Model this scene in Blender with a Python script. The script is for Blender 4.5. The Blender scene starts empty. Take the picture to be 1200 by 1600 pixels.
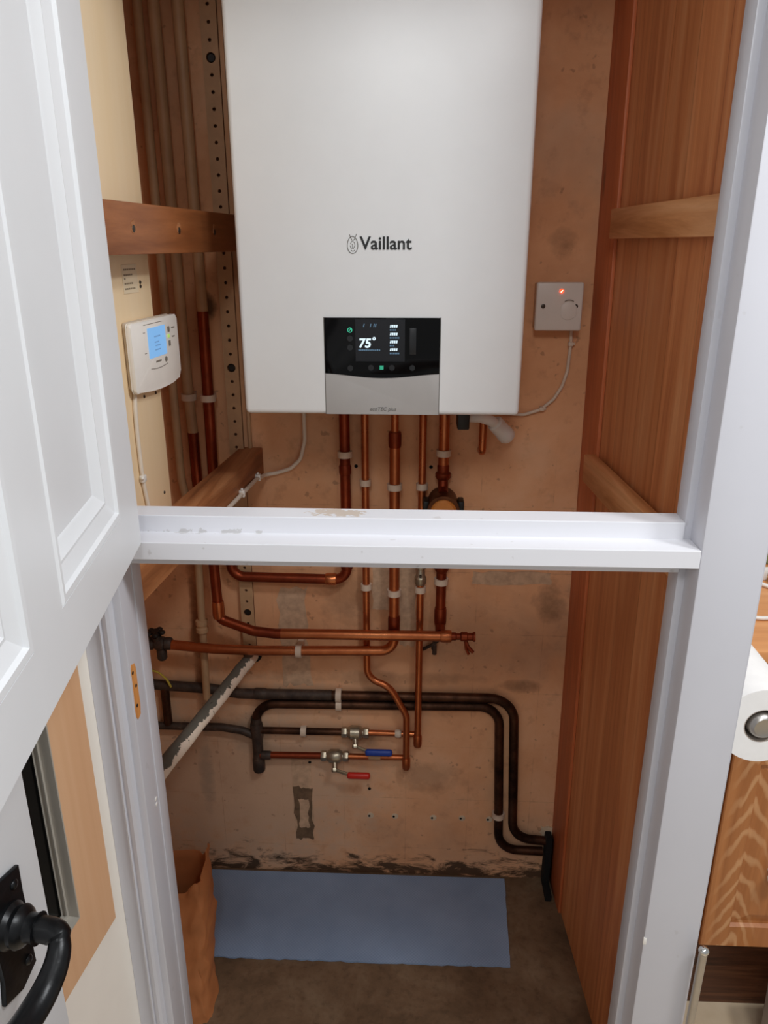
import bpy, bmesh, math, random
from mathutils import Vector, Matrix, noise as mnoise
R = random.Random(7)
C = bpy.context.scene.collection
V = Vector
PI = math.pi

# ------------------------------------------------------------------ materials
def lin(h):
    h = h.lstrip('#')
    o = []
    for i in (0, 2, 4):
        c = int(h[i:i+2], 16) / 255
        o.append(c / 12.92 if c <= .04045 else ((c + .055) / 1.055) ** 2.4)
    return (o[0], o[1], o[2], 1)

class NT:
    """small node-tree builder"""
    def __init__(s, name):
        s.m = bpy.data.materials.new(name); s.m.use_nodes = True
        s.t = s.m.node_tree; s.n = s.t.nodes; s.l = s.t.links
        s.b = s.n['Principled BSDF']
        s.tc = s.n.new('ShaderNodeTexCoord')
    def link(s, a, b): s.l.new(a, b)
    def mapping(s, scale=(1, 1, 1), rot=(0, 0, 0), loc=(0, 0, 0)):
        m = s.n.new('ShaderNodeMapping'); m.inputs['Scale'].default_value = scale
        m.inputs['Rotation'].default_value = rot; m.inputs['Location'].default_value = loc
        g = s.n.new('ShaderNodeNewGeometry')
        s.link(g.outputs['Position'], m.inputs[0]); return m.outputs[0]
    def noise(s, vec, scale=5, detail=4, rough=.55, dist=0):
        n = s.n.new('ShaderNodeTexNoise'); n.inputs['Scale'].default_value = scale
        n.inputs['Detail'].default_value = detail; n.inputs['Roughness'].default_value = rough
        n.inputs['Distortion'].default_value = dist
        s.link(vec, n.inputs['Vector']); return n.outputs['Fac']
    def wave(s, vec, scale, dist=4, detail=2, dirn='X', dscale=1.0):
        n = s.n.new('ShaderNodeTexWave'); n.bands_direction = dirn
        n.inputs['Scale'].default_value = scale; n.inputs['Distortion'].default_value = dist
        n.inputs['Detail'].default_value = detail; n.inputs['Detail Scale'].default_value = dscale
        s.link(vec, n.inputs['Vector']); return n.outputs['Fac']
    def ramp(s, fac, stops):
        r = s.n.new('ShaderNodeValToRGB'); e = r.color_ramp.elements
        while len(e) < len(stops): e.new(.5)
        for i, (p, c) in enumerate(stops):
            e[i].position = p; e[i].color = c if not isinstance(c, str) else lin(c)
        s.link(fac, r.inputs[0]); return r.outputs[0]
    def mix(s, fac, a, b, blend='MIX'):
        n = s.n.new('ShaderNodeMix'); n.data_type = 'RGBA'; n.blend_type = blend
        for k, v in ((0, fac), (6, a), (7, b)):
            if isinstance(v, (int, float)): n.inputs[k].default_value = v
            elif isinstance(v, tuple): n.inputs[k].default_value = v
            else: s.link(v, n.inputs[k])
        return n.outputs[2]
    def math(s, op, a, b=None, c=None):
        n = s.n.new('ShaderNodeMath'); n.operation = op
        for k, v in enumerate((a, b, c)):
            if v is None: continue
            if isinstance(v, (int, float)): n.inputs[k].default_value = v
            else: s.link(v, n.inputs[k])
        return n.outputs[0]
    def xyz(s):
        g = s.n.new('ShaderNodeNewGeometry'); x = s.n.new('ShaderNodeSeparateXYZ')
        s.link(g.outputs['Position'], x.inputs[0]); return x.outputs
    def bump(s, h, strength=.2, dist=.002):
        b = s.n.new('ShaderNodeBump'); b.inputs['Strength'].default_value = strength
        b.inputs['Distance'].default_value = dist
        s.link(h, b.inputs['Height']); s.link(b.outputs[0], s.b.inputs['Normal'])
    def col(s, c):
        if isinstance(c, tuple): s.b.inputs['Base Color'].default_value = c
        else: s.link(c, s.b.inputs['Base Color'])
    def set(s, rough=.5, metal=0, spec=.5, **k):
        s.b.inputs['Roughness'].default_value = rough; s.b.inputs['Metallic'].default_value = metal
        s.b.inputs['Specular IOR Level'].default_value = spec
        return s.m

def plain(name, h, rough=.5, metal=0, var=.06, nscale=40, bump=.05, spec=.5):
    t = NT(name); c = lin(h)
    f = t.noise(t.mapping(), nscale, 3)
    lo = tuple(max(0, x * (1 - var)) for x in c[:3]) + (1,); hi = tuple(min(1, x * (1 + var)) for x in c[:3]) + (1,)
    t.col(t.ramp(f, [(.3, lo), (.7, hi)])); t.bump(f, bump, .001)
    return t.set(rough, metal, spec)

def emit(name, h, s):
    t = NT(name); t.col(lin('#050608')); t.b.inputs['Emission Color'].default_value = lin(h)
    t.b.inputs['Emission Strength'].default_value = s
    return t.set(.4)

def wood(name, dark, mid, light, axis='Z', grain=1.0, rough=.45, knots=True, planks=None, bump=.15, fine=1.0):
    """grain runs along the given axis; planks=(axis, width) gives boards of slightly differing tone with a fine joint"""
    t = NT(name)
    sc = {'X': (1.6, 26, 26), 'Y': (26, 1.6, 26), 'Z': (26, 26, 1.6)}[axis]
    v = t.mapping(tuple(a * grain for a in sc))
    f = t.noise(v, 1.0, 6, .6, 1.2)
    v2 = t.mapping(tuple(a * grain * 4 * fine if a > 2 else a * grain * 1.2 for a in sc))
    f2 = t.noise(v2, 1.0, 4, .6, .3)
    c = t.ramp(f, [(.28, dark), (.5, mid), (.72, light)])
    c = t.mix(t.math('MULTIPLY', t.ramp(f2, [(.35, (1, 1, 1, 1)), (.6, (0, 0, 0, 1))]), .35), c, lin(dark))
    if knots:
        kn = t.n.new('ShaderNodeTexVoronoi'); kn.inputs['Scale'].default_value = 1.0
        ksc = {'X': (2.2, 9, 9), 'Y': (9, 2.2, 9), 'Z': (9, 9, 2.2)}[axis]
        t.link(t.mapping(ksc, loc=(.3, .2, .7)), kn.inputs['Vector'])
        c = t.mix(t.ramp(kn.outputs['Distance'], [(.05, (1, 1, 1, 1)), (.11, (0, 0, 0, 1))]), c, lin('#2a120a'))
    h = f2
    if planks:
        o = t.xyz()[{'X': 0, 'Y': 1, 'Z': 2}[planks[0]]]
        q = t.math('DIVIDE', o, planks[1]); fl = t.math('FLOOR', q); fr = t.math('FRACT', q)
        wn = t.n.new('ShaderNodeTexWhiteNoise'); wn.noise_dimensions = '1D'; t.link(fl, wn.inputs['W'])
        c = t.mix(.55, c, t.ramp(wn.outputs['Value'], [(0, (.78, .76, .74, 1)), (1, (1.0, 1.0, 1.0, 1))]), 'MULTIPLY')
        j = t.math('LESS_THAN', fr, .018)
        c = t.mix(t.math('MULTIPLY', j, .3), c, lin('#1c0a05'))
    t.col(c); t.bump(h, bump, .001)
    return t.set(rough, 0, .4)

def copper(name, h='#b8683c', tarnish='#6a2c1a', rough=.32, amount=.5):
    t = NT(name)
    f = t.noise(t.mapping(), 14, 5, .65)
    f2 = t.noise(t.mapping(), 90, 3, .6)
    c = t.ramp(f, [(.3, h), (.3 + .6 * (1 - amount * .5), tarnish)])
    c = t.mix(t.math('MULTIPLY', f2, .25), c, lin(tarnish))
    t.col(c); t.bump(f2, .08, .0006)
    r = t.ramp(f, [(.3, (rough - .08,) * 3 + (1,)), (.8, (rough + .2,) * 3 + (1,))])
    t.link(r, t.b.inputs['Roughness'])
    m = t.set(rough, .85, .5); return m

M = {}
def gloss_white(name, h, chips=None, rough=.32):
    t = NT(name); c = lin(h)
    f = t.noise(t.mapping((1, 1, .4)), 30, 3); f3 = t.noise(t.mapping(), 7, 3)
    col = t.ramp(f3, [(.3, tuple(x * .96 for x in c[:3]) + (1,)), (.7, c)])
    spot = t.ramp(t.noise(t.mapping(loc=(3, 1, 2)), 36, 2, .5), [(.715, (0, 0, 0, 1)), (.735, (1, 1, 1, 1))])
    col = t.mix(t.math('MULTIPLY', spot, chips or 0), col, lin('#8d8478'))
    t.col(col); t.bump(f, .12, .0012)
    return t.set(rough, 0, .45)
M['frame_paint'] = gloss_white('white_gloss_paint', '#c8c8cf', .12)
M['door_paint'] = gloss_white('white_door_paint', '#e2e4e7', 0, .38)

# rail paint: same paint, with a worn patch down to the wood on its top edge
t = NT('worn_rail_paint'); x, y, z = t.xyz()
f = t.noise(t.mapping((1, 1, .4)), 30, 3); w = t.noise(t.mapping((1, 1.4, 1)), 85, 4, .6)
def blob(t, o, centre, radius):
    s = None
    for k, (c, r) in enumerate(zip(centre, radius)):
        d = t.math('POWER', t.math('DIVIDE', t.math('SUBTRACT', o[k], c), r), 2)
        s = d if s is None else t.math('ADD', s, d)
    return s
g = blob(t, (x, y, z), (-.088, .052, 1.237), (.034, .013, .02))
g = t.math('SUBTRACT', t.math('ADD', g, t.math('MULTIPLY', t.math('SUBTRACT', w, .5), 4.5)), .35)
mk = t.ramp(g, [(.35, (1, 1, 1, 1)), (.5, (0, 0, 0, 1))])
g2 = blob(t, (x, y, z), (-.25, .034, 1.217), (.09, .005, .004))
g2 = t.math('ADD', g2, t.math('MULTIPLY', t.math('SUBTRACT', w, .5), 8))
mk2 = t.ramp(g2, [(.1, (1, 1, 1, 1)), (.3, (0, 0, 0, 1))])
c = t.mix(t.math('MULTIPLY', mk, .7), lin('#dddde2'), lin('#bfa990')); c = t.mix(t.math('MULTIPLY', mk2, .45), c, lin('#a8a49e'))
sp = t.ramp(t.noise(t.mapping(loc=(5, 1, 2)), 60, 2, .5), [(.70, (0, 0, 0, 1)), (.73, (1, 1, 1, 1))])
c = t.mix(t.math('MULTIPLY', sp, .25), c, lin('#8d8478'))
t.col(c); t.bump(f, .14, .0012); M['rail_paint'] = t.set(.32, 0, .45)

YB0 = .775
# closet plaster: pinkish brown, blotches, faint tile outlines and a grubby foot
t = NT('stained_shaded_plaster'); x, y, z = t.xyz()
f = t.noise(t.mapping(), 4.5, 6, .6, .4); f2 = t.noise(t.mapping(), 28, 5, .65); f3 = t.noise(t.mapping(), 160, 3)
c = t.ramp(f, [(.25, '#cc9268'), (.5, '#e0a87e'), (.78, '#ebbc96')])
c = t.mix(t.math('MULTIPLY', t.ramp(f2, [(.56, (0, 0, 0, 1)), (.72, (1, 1, 1, 1))]), .28), c, lin('#96684a'))
gry = t.ramp(t.noise(t.mapping(loc=(4.1, 2, 1)), 3.2, 4, .6), [(.55, (0, 0, 0, 1)), (.68, (1, 1, 1, 1))])
c = t.mix(t.math('MULTIPLY', gry, .3), c, lin('#a8927e'))
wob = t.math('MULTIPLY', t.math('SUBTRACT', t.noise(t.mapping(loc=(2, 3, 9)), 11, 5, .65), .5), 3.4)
for cen, rad, amt in (((-.492, 0, .62), (.017, 9, .36), .55), ((-.500, 0, .31), (.022, 9, .13), .6), ((-.412, 0, 1.405), (.022, 9, .03), .85), ((-.12, 0, .575), (.30, 9, .020), .3), ((.31, 0, .78), (.05, 9, .06), .5),  # first blob: shadow band left of the cream riser, painted into the plaster
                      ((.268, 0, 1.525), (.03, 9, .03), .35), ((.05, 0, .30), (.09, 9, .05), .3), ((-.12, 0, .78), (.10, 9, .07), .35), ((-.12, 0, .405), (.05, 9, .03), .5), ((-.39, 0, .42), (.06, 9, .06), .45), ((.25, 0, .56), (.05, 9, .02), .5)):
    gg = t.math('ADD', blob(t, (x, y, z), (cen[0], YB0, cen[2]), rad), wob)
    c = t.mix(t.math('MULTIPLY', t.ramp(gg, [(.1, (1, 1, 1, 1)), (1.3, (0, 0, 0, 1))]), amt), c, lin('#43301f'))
gl = t.math('ADD', blob(t, (x, y, z), (-.42, YB0, .26), (.40, 9, .34)), t.math('MULTIPLY', t.math('SUBTRACT', f2, .5), 1.6))
c = t.mix(t.math('MULTIPLY', t.ramp(gl, [(.2, (1, 1, 1, 1)), (1.5, (0, 0, 0, 1))]), .6), c, lin('#c0aa94'))
for off, ax, wd in ((.028, x, .152), (.085, z, .152)):
    fr = t.math('FRACT', t.math('DIVIDE', t.math('ADD', ax, 5 + off), wd))
    ln = t.math('MULTIPLY', t.math('LESS_THAN', fr, .013), t.ramp(f2, [(.42, (0, 0, 0, 1)), (.6, (.22, .22, .22, 1))]))
    ln = t.math('MULTIPLY', ln, t.math('LESS_THAN', z, 1.1))
    c = t.mix(ln, c, lin('#7d5a42'))
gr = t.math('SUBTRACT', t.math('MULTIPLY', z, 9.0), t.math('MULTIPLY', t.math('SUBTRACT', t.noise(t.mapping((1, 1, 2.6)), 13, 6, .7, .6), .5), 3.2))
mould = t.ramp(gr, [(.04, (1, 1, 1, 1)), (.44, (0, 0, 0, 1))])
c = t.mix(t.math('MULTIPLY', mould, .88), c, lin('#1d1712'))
sp = t.ramp(t.noise(t.mapping(loc=(1, 7, 3)), 55, 2, .5), [(.70, (0, 0, 0, 1)), (.74, (1, 1, 1, 1))])
c = t.mix(t.math('MULTIPLY', sp, .35), c, lin('#5a4030'))
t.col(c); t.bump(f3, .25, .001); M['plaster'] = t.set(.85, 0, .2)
M['plaster_grey'] = plain('grey_filler', '#c4a284', .9, 0, .18, 60, .2)
M['plaster_pale'] = plain('pale_filler', '#cdb79c', .9, 0, .15, 60, .2)
M['dark_stain'] = plain('dark_glue_residue', '#6e5640', .9, 0, .3, 60, .3)

t = NT('dusty_concrete'); f = t.noise(t.mapping(), 6, 7, .65, .3); f2 = t.noise(t.mapping(), 55, 4, .6)
c = t.ramp(f, [(.25, '#4c3c2c'), (.5, '#745c46'), (.75, '#907a62')])
c = t.mix(t.math('MULTIPLY', t.ramp(f2, [(.5, (0, 0, 0, 1)), (.75, (1, 1, 1, 1))]), .4), c, lin('#382c22'))
t.col(c); t.bump(f2, .4, .002); M['concrete'] = t.set(.9, 0, .2)

t = NT('beige_floor_tile'); f = t.noise(t.mapping(), 9, 5)
c = t.ramp(f, [(.3, '#c8b294'), (.7, '#dccab0')])
x, y, z = t.xyz()
for ax in (x, y):
    c = t.mix(t.math('LESS_THAN', t.math('FRACT', t.math('DIVIDE', t.math('ADD', ax, 3.07), .3)), .012), c, lin('#8d7d68'))
t.col(c); M['tile'] = t.set(.35)

M['panelling'] = wood('stained_pine_panelling', '#b56a40', '#d68c58', '#e4a472', 'Z', .8, .5, False, ('Y', .098))
M['stile_wood'] = wood('stained_pine_stile', '#a4552e', '#c46c40', '#d27e52', 'Z', .8, .5, True)
M['batten_wood'] = wood('stained_batten', '#b4743f', '#dc9e6a', '#e8b282', 'Y', 1.0, .55, True, None, .2)
M['bearer_wood'] = wood('dark_stained_bearer', '#6b3c20', '#965a32', '#aa6c40', 'Y', 1.1, .4, False)
M['bearer_pale'] = wood('worn_bearer', '#7c4a2a', '#a86c42', '#bd8458', 'Y', 1.1, .6, True)
M['oak'] = wood('orange_oak', '#8c5226', '#b57540', '#c98a52', 'Z', .5, .35, False)
M['raw_wood'] = wood('bare_wood', '#b8743c', '#d9934e', '#e8aa68', 'Z', 1.0, .7, False)
M['surround'] = wood('tan_surround', '#d0a078', '#d8aa82', '#deb48e', 'Z', .5, .5, False, None, .05)

# oak with cathedral figure for the cabinet door
t = NT('cathedral_oak'); x, y, z = t.xyz()
xx = t.math('ABSOLUTE', t.math('SUBTRACT', x, .618))
ph = t.math('ADD', t.math('MULTIPLY', z, 120), t.math('MULTIPLY', t.math('POWER', xx, 1.3), 520))
ph = t.math('ADD', ph, t.math('MULTIPLY', t.noise(t.mapping((6, 1, 2)), 3, 3), 16))
sn = t.math('SINE', ph)
fade = t.ramp(xx, [(.018, (1, 1, 1, 1)), (.05, (0, 0, 0, 1))])
f = t.noise(t.mapping((30, 30, 1.6)), 1, 5, .6, .6)
c = t.ramp(f, [(.3, '#9a5c2e'), (.7, '#bf7d48')])
c = t.mix(t.math('MULTIPLY', t.math('MULTIPLY', t.ramp(sn, [(.1, (0, 0, 0, 1)), (.9, (1, 1, 1, 1))]), fade), .6), c, lin('#d9a878'))
t.col(c); M['oak_door'] = t.set(.33)
M['oak_top'] = wood('oak_worktop', '#c58450', '#dd9c64', '#e8ae78', 'X', .6, .35, False)
M['plinth_wood'] = wood('dark_plinth', '#3a2012', '#5a3420', '#7c5034', 'X', 1.6, .45, False)

M['copper'] = copper('bright_copper', '#d08050', '#a1522e', .3, .4)
M['copper_red'] = copper('red_tarnished_copper', '#a04a2a', '#6e2c1a', .4, .6)
M['copper_dark'] = copper('brown_tarnished_copper', '#6a4632', '#2e1d14', .5, .9)
M['solder'] = plain('solder_ring', '#b9a896', .4, .7)
t = NT('grimy_dark_pipe'); f = t.noise(t.mapping(), 30, 5, .7)
t.col(t.ramp(f, [(.35, '#2a201a'), (.6, '#4a3a30'), (.8, '#7c6e62')])); t.bump(f, .5, .002); M['grime'] = t.set(.6, .2)
M['cream_pipe'] = plain('cream_painted_pipe', '#b8936e', .5, 0, .12, 18)
M['clip_white'] = plain('aged_white_plastic', '#d2beaa', .5, 0, .08)
M['brass'] = plain('dull_nickel_brass', '#a79c88', .35, .8, .2, 80)
M['chrome'] = plain('chrome', '#d5d5d2', .14, 1.0, .03)
M['strip'] = plain('cream_perforated_strip', '#b8936e', .55, 0, .08)
M['strip_hole_shade'] = plain('painted_hole_shade', '#6e4c34', .8)
M['black'] = plain('black_plastic', '#141210', .5)
M['void'] = plain('black_hole', '#060505', .95)
M['blue_lever'] = plain('blue_vinyl', '#1d3f9a', .4)
M['red_lever'] = plain('red_vinyl', '#c4281c', .4)
M['filter_body'] = copper('brown_filter_body', '#7a4a2c', '#4a2818', .45, .6)
M['filter_face'] = plain('amber_filter_face', '#c77c36', .4, .2)
M['earth'] = plain('yellow_green_wire', '#b8a23c', .5)
M['white_plastic'] = plain('white_plastic', '#e6e2dc', .4, 0, .03)
M['cable_white'] = plain('white_cable', '#e4d8c8', .5, 0, .04)
M['spur_plate'] = plain('white_moulded_plate', '#dcd3ca', .35, 0, .02)
M['screw'] = plain('dull_screw', '#4a4038', .4, .7)

M['boiler_white'] = plain('boiler_white_enamel', '#eff1f2', .35, 0, .01, 20, .01)
M['boiler_side'] = plain('boiler_side_white', '#e6e6e4', .4, 0, .01)
M['flap_grey'] = plain('boiler_silver_flap', '#b6b4b2', .4, .05, .02, 20, .01)
t = NT('black_glass'); t.col(lin('#050506')); M['glass'] = t.set(.12, 0, .2)
M['logo_black'] = plain('black_logo', '#1a1a1a', .4)
M['logo_grey'] = plain('grey_logo', '#77746f', .4)
M['scr_white'] = emit('screen_white', '#dff4ff', 1.1)
M['scr_dim'] = emit('screen_dim', '#7fa8c8', .45)
M['scr_bg'] = emit('screen_ground', '#0c1220', .2)
M['led_green'] = emit('led_green', '#46e0b0', .8)
M['icon_dark'] = plain('touch_key', '#1b1d20', .3)
M['neon'] = emit('red_neon', '#ff3a18', 3.0)
M['neon_core'] = emit('neon_core', '#ffb090', 5.0)
M['lcd'] = emit('blue_lcd', '#86bdf2', .85)
M['lcd_ink'] = emit('lcd_ink', '#7aa6d8', .7)
M['led_lime'] = emit('lime_led', '#b8e070', .8)
M['stat_body'] = plain('thermostat_white', '#f7f3ec', .4, 0, .02)
M['stat_side'] = plain('thermostat_back', '#cdbfae', .5, 0, .03)
M['print_grey'] = plain('grey_print', '#7d766c', .6)
M['board'] = wood('cream_painted_board', '#f6dcb2', '#f9e0b8', '#fbe5c2', 'Z', .6, .5, False, None, .05)
M['paper'] = plain('cream_paper_label', '#ead8b8', .7, 0, .03)
M['ink'] = plain('faded_ink', '#8f7f68', .8)

t = NT('blue_mat_weave'); x, y, z = t.xyz()
n = t.n.new('ShaderNodeTexChecker'); n.inputs['Scale'].default_value = 260; t.link(t.mapping(), n.inputs['Vector'])
f = t.noise(t.mapping(), 9, 4)
c = t.mix(t.math('MULTIPLY', n.outputs['Fac'], .3), t.ramp(f, [(.3, '#8aa0be'), (.7, '#98aecc')]), lin('#7488a8'))
t.col(c); t.bump(n.outputs['Fac'], .3, .001); M['mat'] = t.set(.9, 0, .2)
M['bag'] = plain('brown_kraft_paper', '#c07a48', .75, 0, .1, 25, .3)
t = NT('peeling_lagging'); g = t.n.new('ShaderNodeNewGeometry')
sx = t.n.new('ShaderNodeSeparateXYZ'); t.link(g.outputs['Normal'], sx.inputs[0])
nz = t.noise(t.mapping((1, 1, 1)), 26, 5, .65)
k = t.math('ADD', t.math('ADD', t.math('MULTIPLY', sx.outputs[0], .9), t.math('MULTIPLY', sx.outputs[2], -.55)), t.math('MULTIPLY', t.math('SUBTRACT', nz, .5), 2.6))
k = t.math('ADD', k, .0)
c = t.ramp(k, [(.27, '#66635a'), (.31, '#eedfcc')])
e2 = t.ramp(t.noise(t.mapping(), 60, 4, .7), [(.62, (0, 0, 0, 1)), (.66, (1, 1, 1, 1))])
c = t.mix(t.math('MULTIPLY', e2, .8), c, lin('#3f3d34'))
t.col(c); t.bump(nz, .6, .003); M['lagging'] = t.set(.85, 0, .2)

M['kitchen_wall'] = plain('cream_emulsion', '#efe8de', .8, 0, .02, 12)
M['kitchen_wall_blue'] = plain('pale_wall', '#d8d6d0', .8, 0, .02, 12)
M['metal_frame'] = plain('grey_window_frame', '#b4aea4', .4, .1, .03)
M['iron'] = plain('black_forged_iron', '#17181a', .34, .5, .35, 60, .5)
M['paper_roll'] = plain('white_kitchen_paper', '#f2f0ee', .9, 0, .02, 60, .2)
M['steel'] = plain('brushed_steel', '#b6b2ac', .28, .9, .06)
M['pale_grey'] = plain('pale_grey_plastic', '#a89c92', .5, 0, .04)
M['packet_blue'] = plain('blue_packet', '#2f6f8c', .5)
M['packet_green'] = plain('green_packet', '#7d8a5e', .5)
M['gold'] = plain('brown_gold_coil', '#a8793f', .4, .3)

# ------------------------------------------------------------------ mesh building
class MB:
    def __init__(s, T=None): s.bm = bmesh.new(); s.T = T or Matrix.Identity(4)
    def v(s, p): return s.bm.verts.new(s.T @ V(p))
    def box(s, a, b, bev=0, seg=2, T=None):
        x0, y0, z0 = a; x1, y1, z1 = b
        x0, x1 = sorted((x0, x1)); y0, y1 = sorted((y0, y1)); z0, z1 = sorted((z0, z1))
        return s.hexa([(x0, y0, z0), (x1, y0, z0), (x1, y1, z0), (x0, y1, z0), (x0, y0, z1), (x1, y0, z1), (x1, y1, z1), (x0, y1, z1)], bev, seg)
    def hexa(s, P, bev=0, seg=2):
        q = [s.v(p) for p in P]
        fs = [s.bm.faces.new([q[i] for i in f]) for f in ((0, 3, 2, 1), (4, 5, 6, 7), (0, 1, 5, 4), (1, 2, 6, 5), (2, 3, 7, 6), (3, 0, 4, 7))]
        if bev:
            es = list({e for f in fs for e in f.edges})
            bmesh.ops.bevel(s.bm, geom=es, offset=bev, segments=seg, profile=.5, affect='EDGES')
        return s
    def prism(s, poly, axis, a, b, bev=0):
        """poly = 2-D outline in the plane normal to axis; extruded from a to b"""
        def P(u, v, w): return {'X': (w, u, v), 'Y': (u, w, v), 'Z': (u, v, w)}[axis]
        A = [s.v(P(u, v, a)) for u, v in poly]; B = [s.v(P(u, v, b)) for u, v in poly]
        n = len(poly)
        fs = [s.bm.faces.new(A), s.bm.faces.new(B[::-1])]
        for i in range(n): fs.append(s.bm.faces.new([A[i], B[i], B[(i + 1) % n], A[(i + 1) % n]]))
        if bev:
            es = list(fs[0].edges) + list(fs[1].edges)
            bmesh.ops.bevel(s.bm, geom=es, offset=bev, segments=2, profile=.5, affect='EDGES')
        return s
    def rings(s, loops, cap=True, closed=False):
        """skin between equal-length vertex loops"""
        L = [[s.v(p) for p in lp] for lp in loops]
        n = len(L[0]); m = len(L)
        for i in range(m if closed else m - 1):
            a, b = L[i], L[(i + 1) % m]
            for j in range(n): s.bm.faces.new([a[j], a[(j + 1) % n], b[(j + 1) % n], b[j]])
        if cap and not closed: s.bm.faces.new(L[0][::-1]); s.bm.faces.new(L[-1])
        return s
    def lathe(s, prof, o, ax, seg=20, cap=True):
        """prof = [(radius, distance along ax)]"""
        ax = V(ax).normalized(); u = ax.orthogonal().normalized(); w = ax.cross(u); o = V(o)
        return s.rings([[o + ax * d + (u * math.cos(2 * PI * k / seg) + w * math.sin(2 * PI * k / seg)) * r for k in range(seg)] for r, d in prof], cap)
    def tubering(s, o, ax, r0, r1, a, b, seg=20):
        """hollow band from a to b along ax"""
        ax = V(ax).normalized(); u = ax.orthogonal().normalized(); w = ax.cross(u); o = V(o)
        L = [[o + ax * d + (u * math.cos(2 * PI * k / seg) + w * math.sin(2 * PI * k / seg)) * r for k in range(seg)] for r, d in ((r1, a), (r1, b), (r0, b), (r0, a))]
        return s.rings(L, False, True)
    def tube(s, path, r, seg=12, bend=0, cap=True):
        pts = fillet([V(p) for p in path], bend) if bend else [V(p) for p in path]
        rr = r if callable(r) else (lambda f: r)
        n = len(pts); tan = []
        for i in range(n):
            a = pts[max(0, i - 1)]; b = pts[min(n - 1, i + 1)]; tan.append((b - a).normalized())
        u = tan[0].orthogonal().normalized(); loops = []
        for i in range(n):
            u = (u - tan[i] * u.dot(tan[i])).normalized(); w = tan[i].cross(u)
            q = rr(i / (n - 1))
            loops.append([pts[i] + (u * math.cos(2 * PI * k / seg) + w * math.sin(2 * PI * k / seg)) * q for k in range(seg)])
        return s.rings(loops, cap)
    def ball(s, o, r, sc=(1, 1, 1), seg=16):
        o = V(o); m = seg // 2; L = []
        top = s.v(o + V((0, 0, r * sc[2]))); bot = s.v(o - V((0, 0, r * sc[2])))
        for i in range(1, m):
            a = PI * i / m
            L.append([s.v(o + V((r * sc[0] * math.sin(a) * math.cos(2 * PI * k / seg), r * sc[1] * math.sin(a) * math.sin(2 * PI * k / seg), r * sc[2] * math.cos(a)))) for k in range(seg)])
        for k in range(seg):
            s.bm.faces.new([top, L[0][k], L[0][(k + 1) % seg]]); s.bm.faces.new([bot, L[-1][(k + 1) % seg], L[-1][k]])
            for i in range(len(L) - 1): s.bm.faces.new([L[i][k], L[i + 1][k], L[i + 1][(k + 1) % seg], L[i][(k + 1) % seg]])
        return s
    def build(s, name, mat, parent=None, loc=None, smooth=35):
        bm = s.bm; bmesh.ops.recalc_face_normals(bm, faces=bm.faces[:])
        if parent is not None: org = ORG[parent.name]
        elif loc is not None: org = V(loc)
        else:
            xs = [v.co for v in bm.verts]
            org = V((sum(p.x for p in xs) / len(xs), sum(p.y for p in xs) / len(xs), min(p.z for p in xs)))
        bmesh.ops.translate(bm, verts=bm.verts[:], vec=-org)
        me = bpy.data.meshes.new(name); bm.to_mesh(me); bm.free()
        me.materials.append(M[mat] if isinstance(mat, str) else mat)
        if smooth:
            for p in me.polygons: p.use_smooth = True
            me.set_sharp_from_angle(angle=math.radians(smooth))
        o = bpy.data.objects.new(name, me); C.objects.link(o)
        if parent is not None: o.parent = parent
        else: o.location = org
        ORG[o.name] = org.copy()
        return o
ORG = {}
def fillet(P, r):
    out = [P[0]]
    for i in range(1, len(P) - 1):
        a, b, c = P[i - 1], P[i], P[i + 1]
        d1 = (a - b); d2 = (c - b); l1, l2 = d1.length, d2.length; d1.normalize(); d2.normalize()
        ang = d1.angle(d2)
        if ang > PI - .02: out.append(b); continue
        rr = min(r, .49 * min(l1, l2) * math.tan(ang / 2)); cut = rr / math.tan(ang / 2)
        p0 = b + d1 * cut; p1 = b + d2 * cut
        cen = b + (d1 + d2).normalized() * (rr / math.sin(ang / 2))
        v0 = p0 - cen; v1 = p1 - cen; tot = v0.angle(v1); axn = v0.cross(v1).normalized()
        m = 8
        for k in range(m + 1): out.append(cen + Matrix.Rotation(tot * k / m, 3, axn) @ v0)
    out.append(P[-1]); return out

def tag(o, label, cat, group=None):
    o['label'] = label; o['category'] = cat
    if group: o['group'] = group
    return o
def thing(name, label, cat, loc, group=None):
    o = bpy.data.objects.new(name, None); C.objects.link(o); o.location = loc
    o.empty_display_size = .05; ORG[o.name] = V(loc); return tag(o, label, cat, group)
def struct(o, label=None, cat=None):
    o['kind'] = 'structure'
    if label: o['label'] = label; o['category'] = cat
    return o
def sempty(name, loc):
    o = bpy.data.objects.new(name, None); C.objects.link(o); o.location = loc; ORG[o.name] = V(loc); o['kind'] = 'structure'; return o
def text(name, s, mat, parent, T, size, depth=.0006, bold=0, shear=0, align='LEFT'):
    cu = bpy.data.curves.new('txt', 'FONT'); cu.body = s; cu.size = size; cu.extrude = depth / 2
    cu.offset = bold; cu.shear = shear; cu.align_x = align
    o = bpy.data.objects.new('txt', cu); C.objects.link(o)
    bpy.context.view_layer.update()
    me = bpy.data.meshes.new_from_object(o.evaluated_get(bpy.context.evaluated_depsgraph_get()))
    bpy.data.objects.remove(o); bpy.data.curves.remove(cu)
    me.transform(Matrix.Translation(-ORG[parent.name]) @ T)
    me.name = name; me.materials.clear(); me.materials.append(M[mat])
    ob = bpy.data.objects.new(name, me); C.objects.link(ob); ob.parent = parent; ORG[ob.name] = ORG[parent.name].copy()
    return ob
def facing(o, u, v):
    """matrix whose x/y run along u/v at o (for lettering on a face)"""
    u = V(u).normalized(); v = V(v).normalized(); w = u.cross(v)
    return Matrix(((u.x, v.x, w.x, o[0]), (u.y, v.y, w.y, o[1]), (u.z, v.z, w.z, o[2]), (0, 0, 0, 1)))
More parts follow.
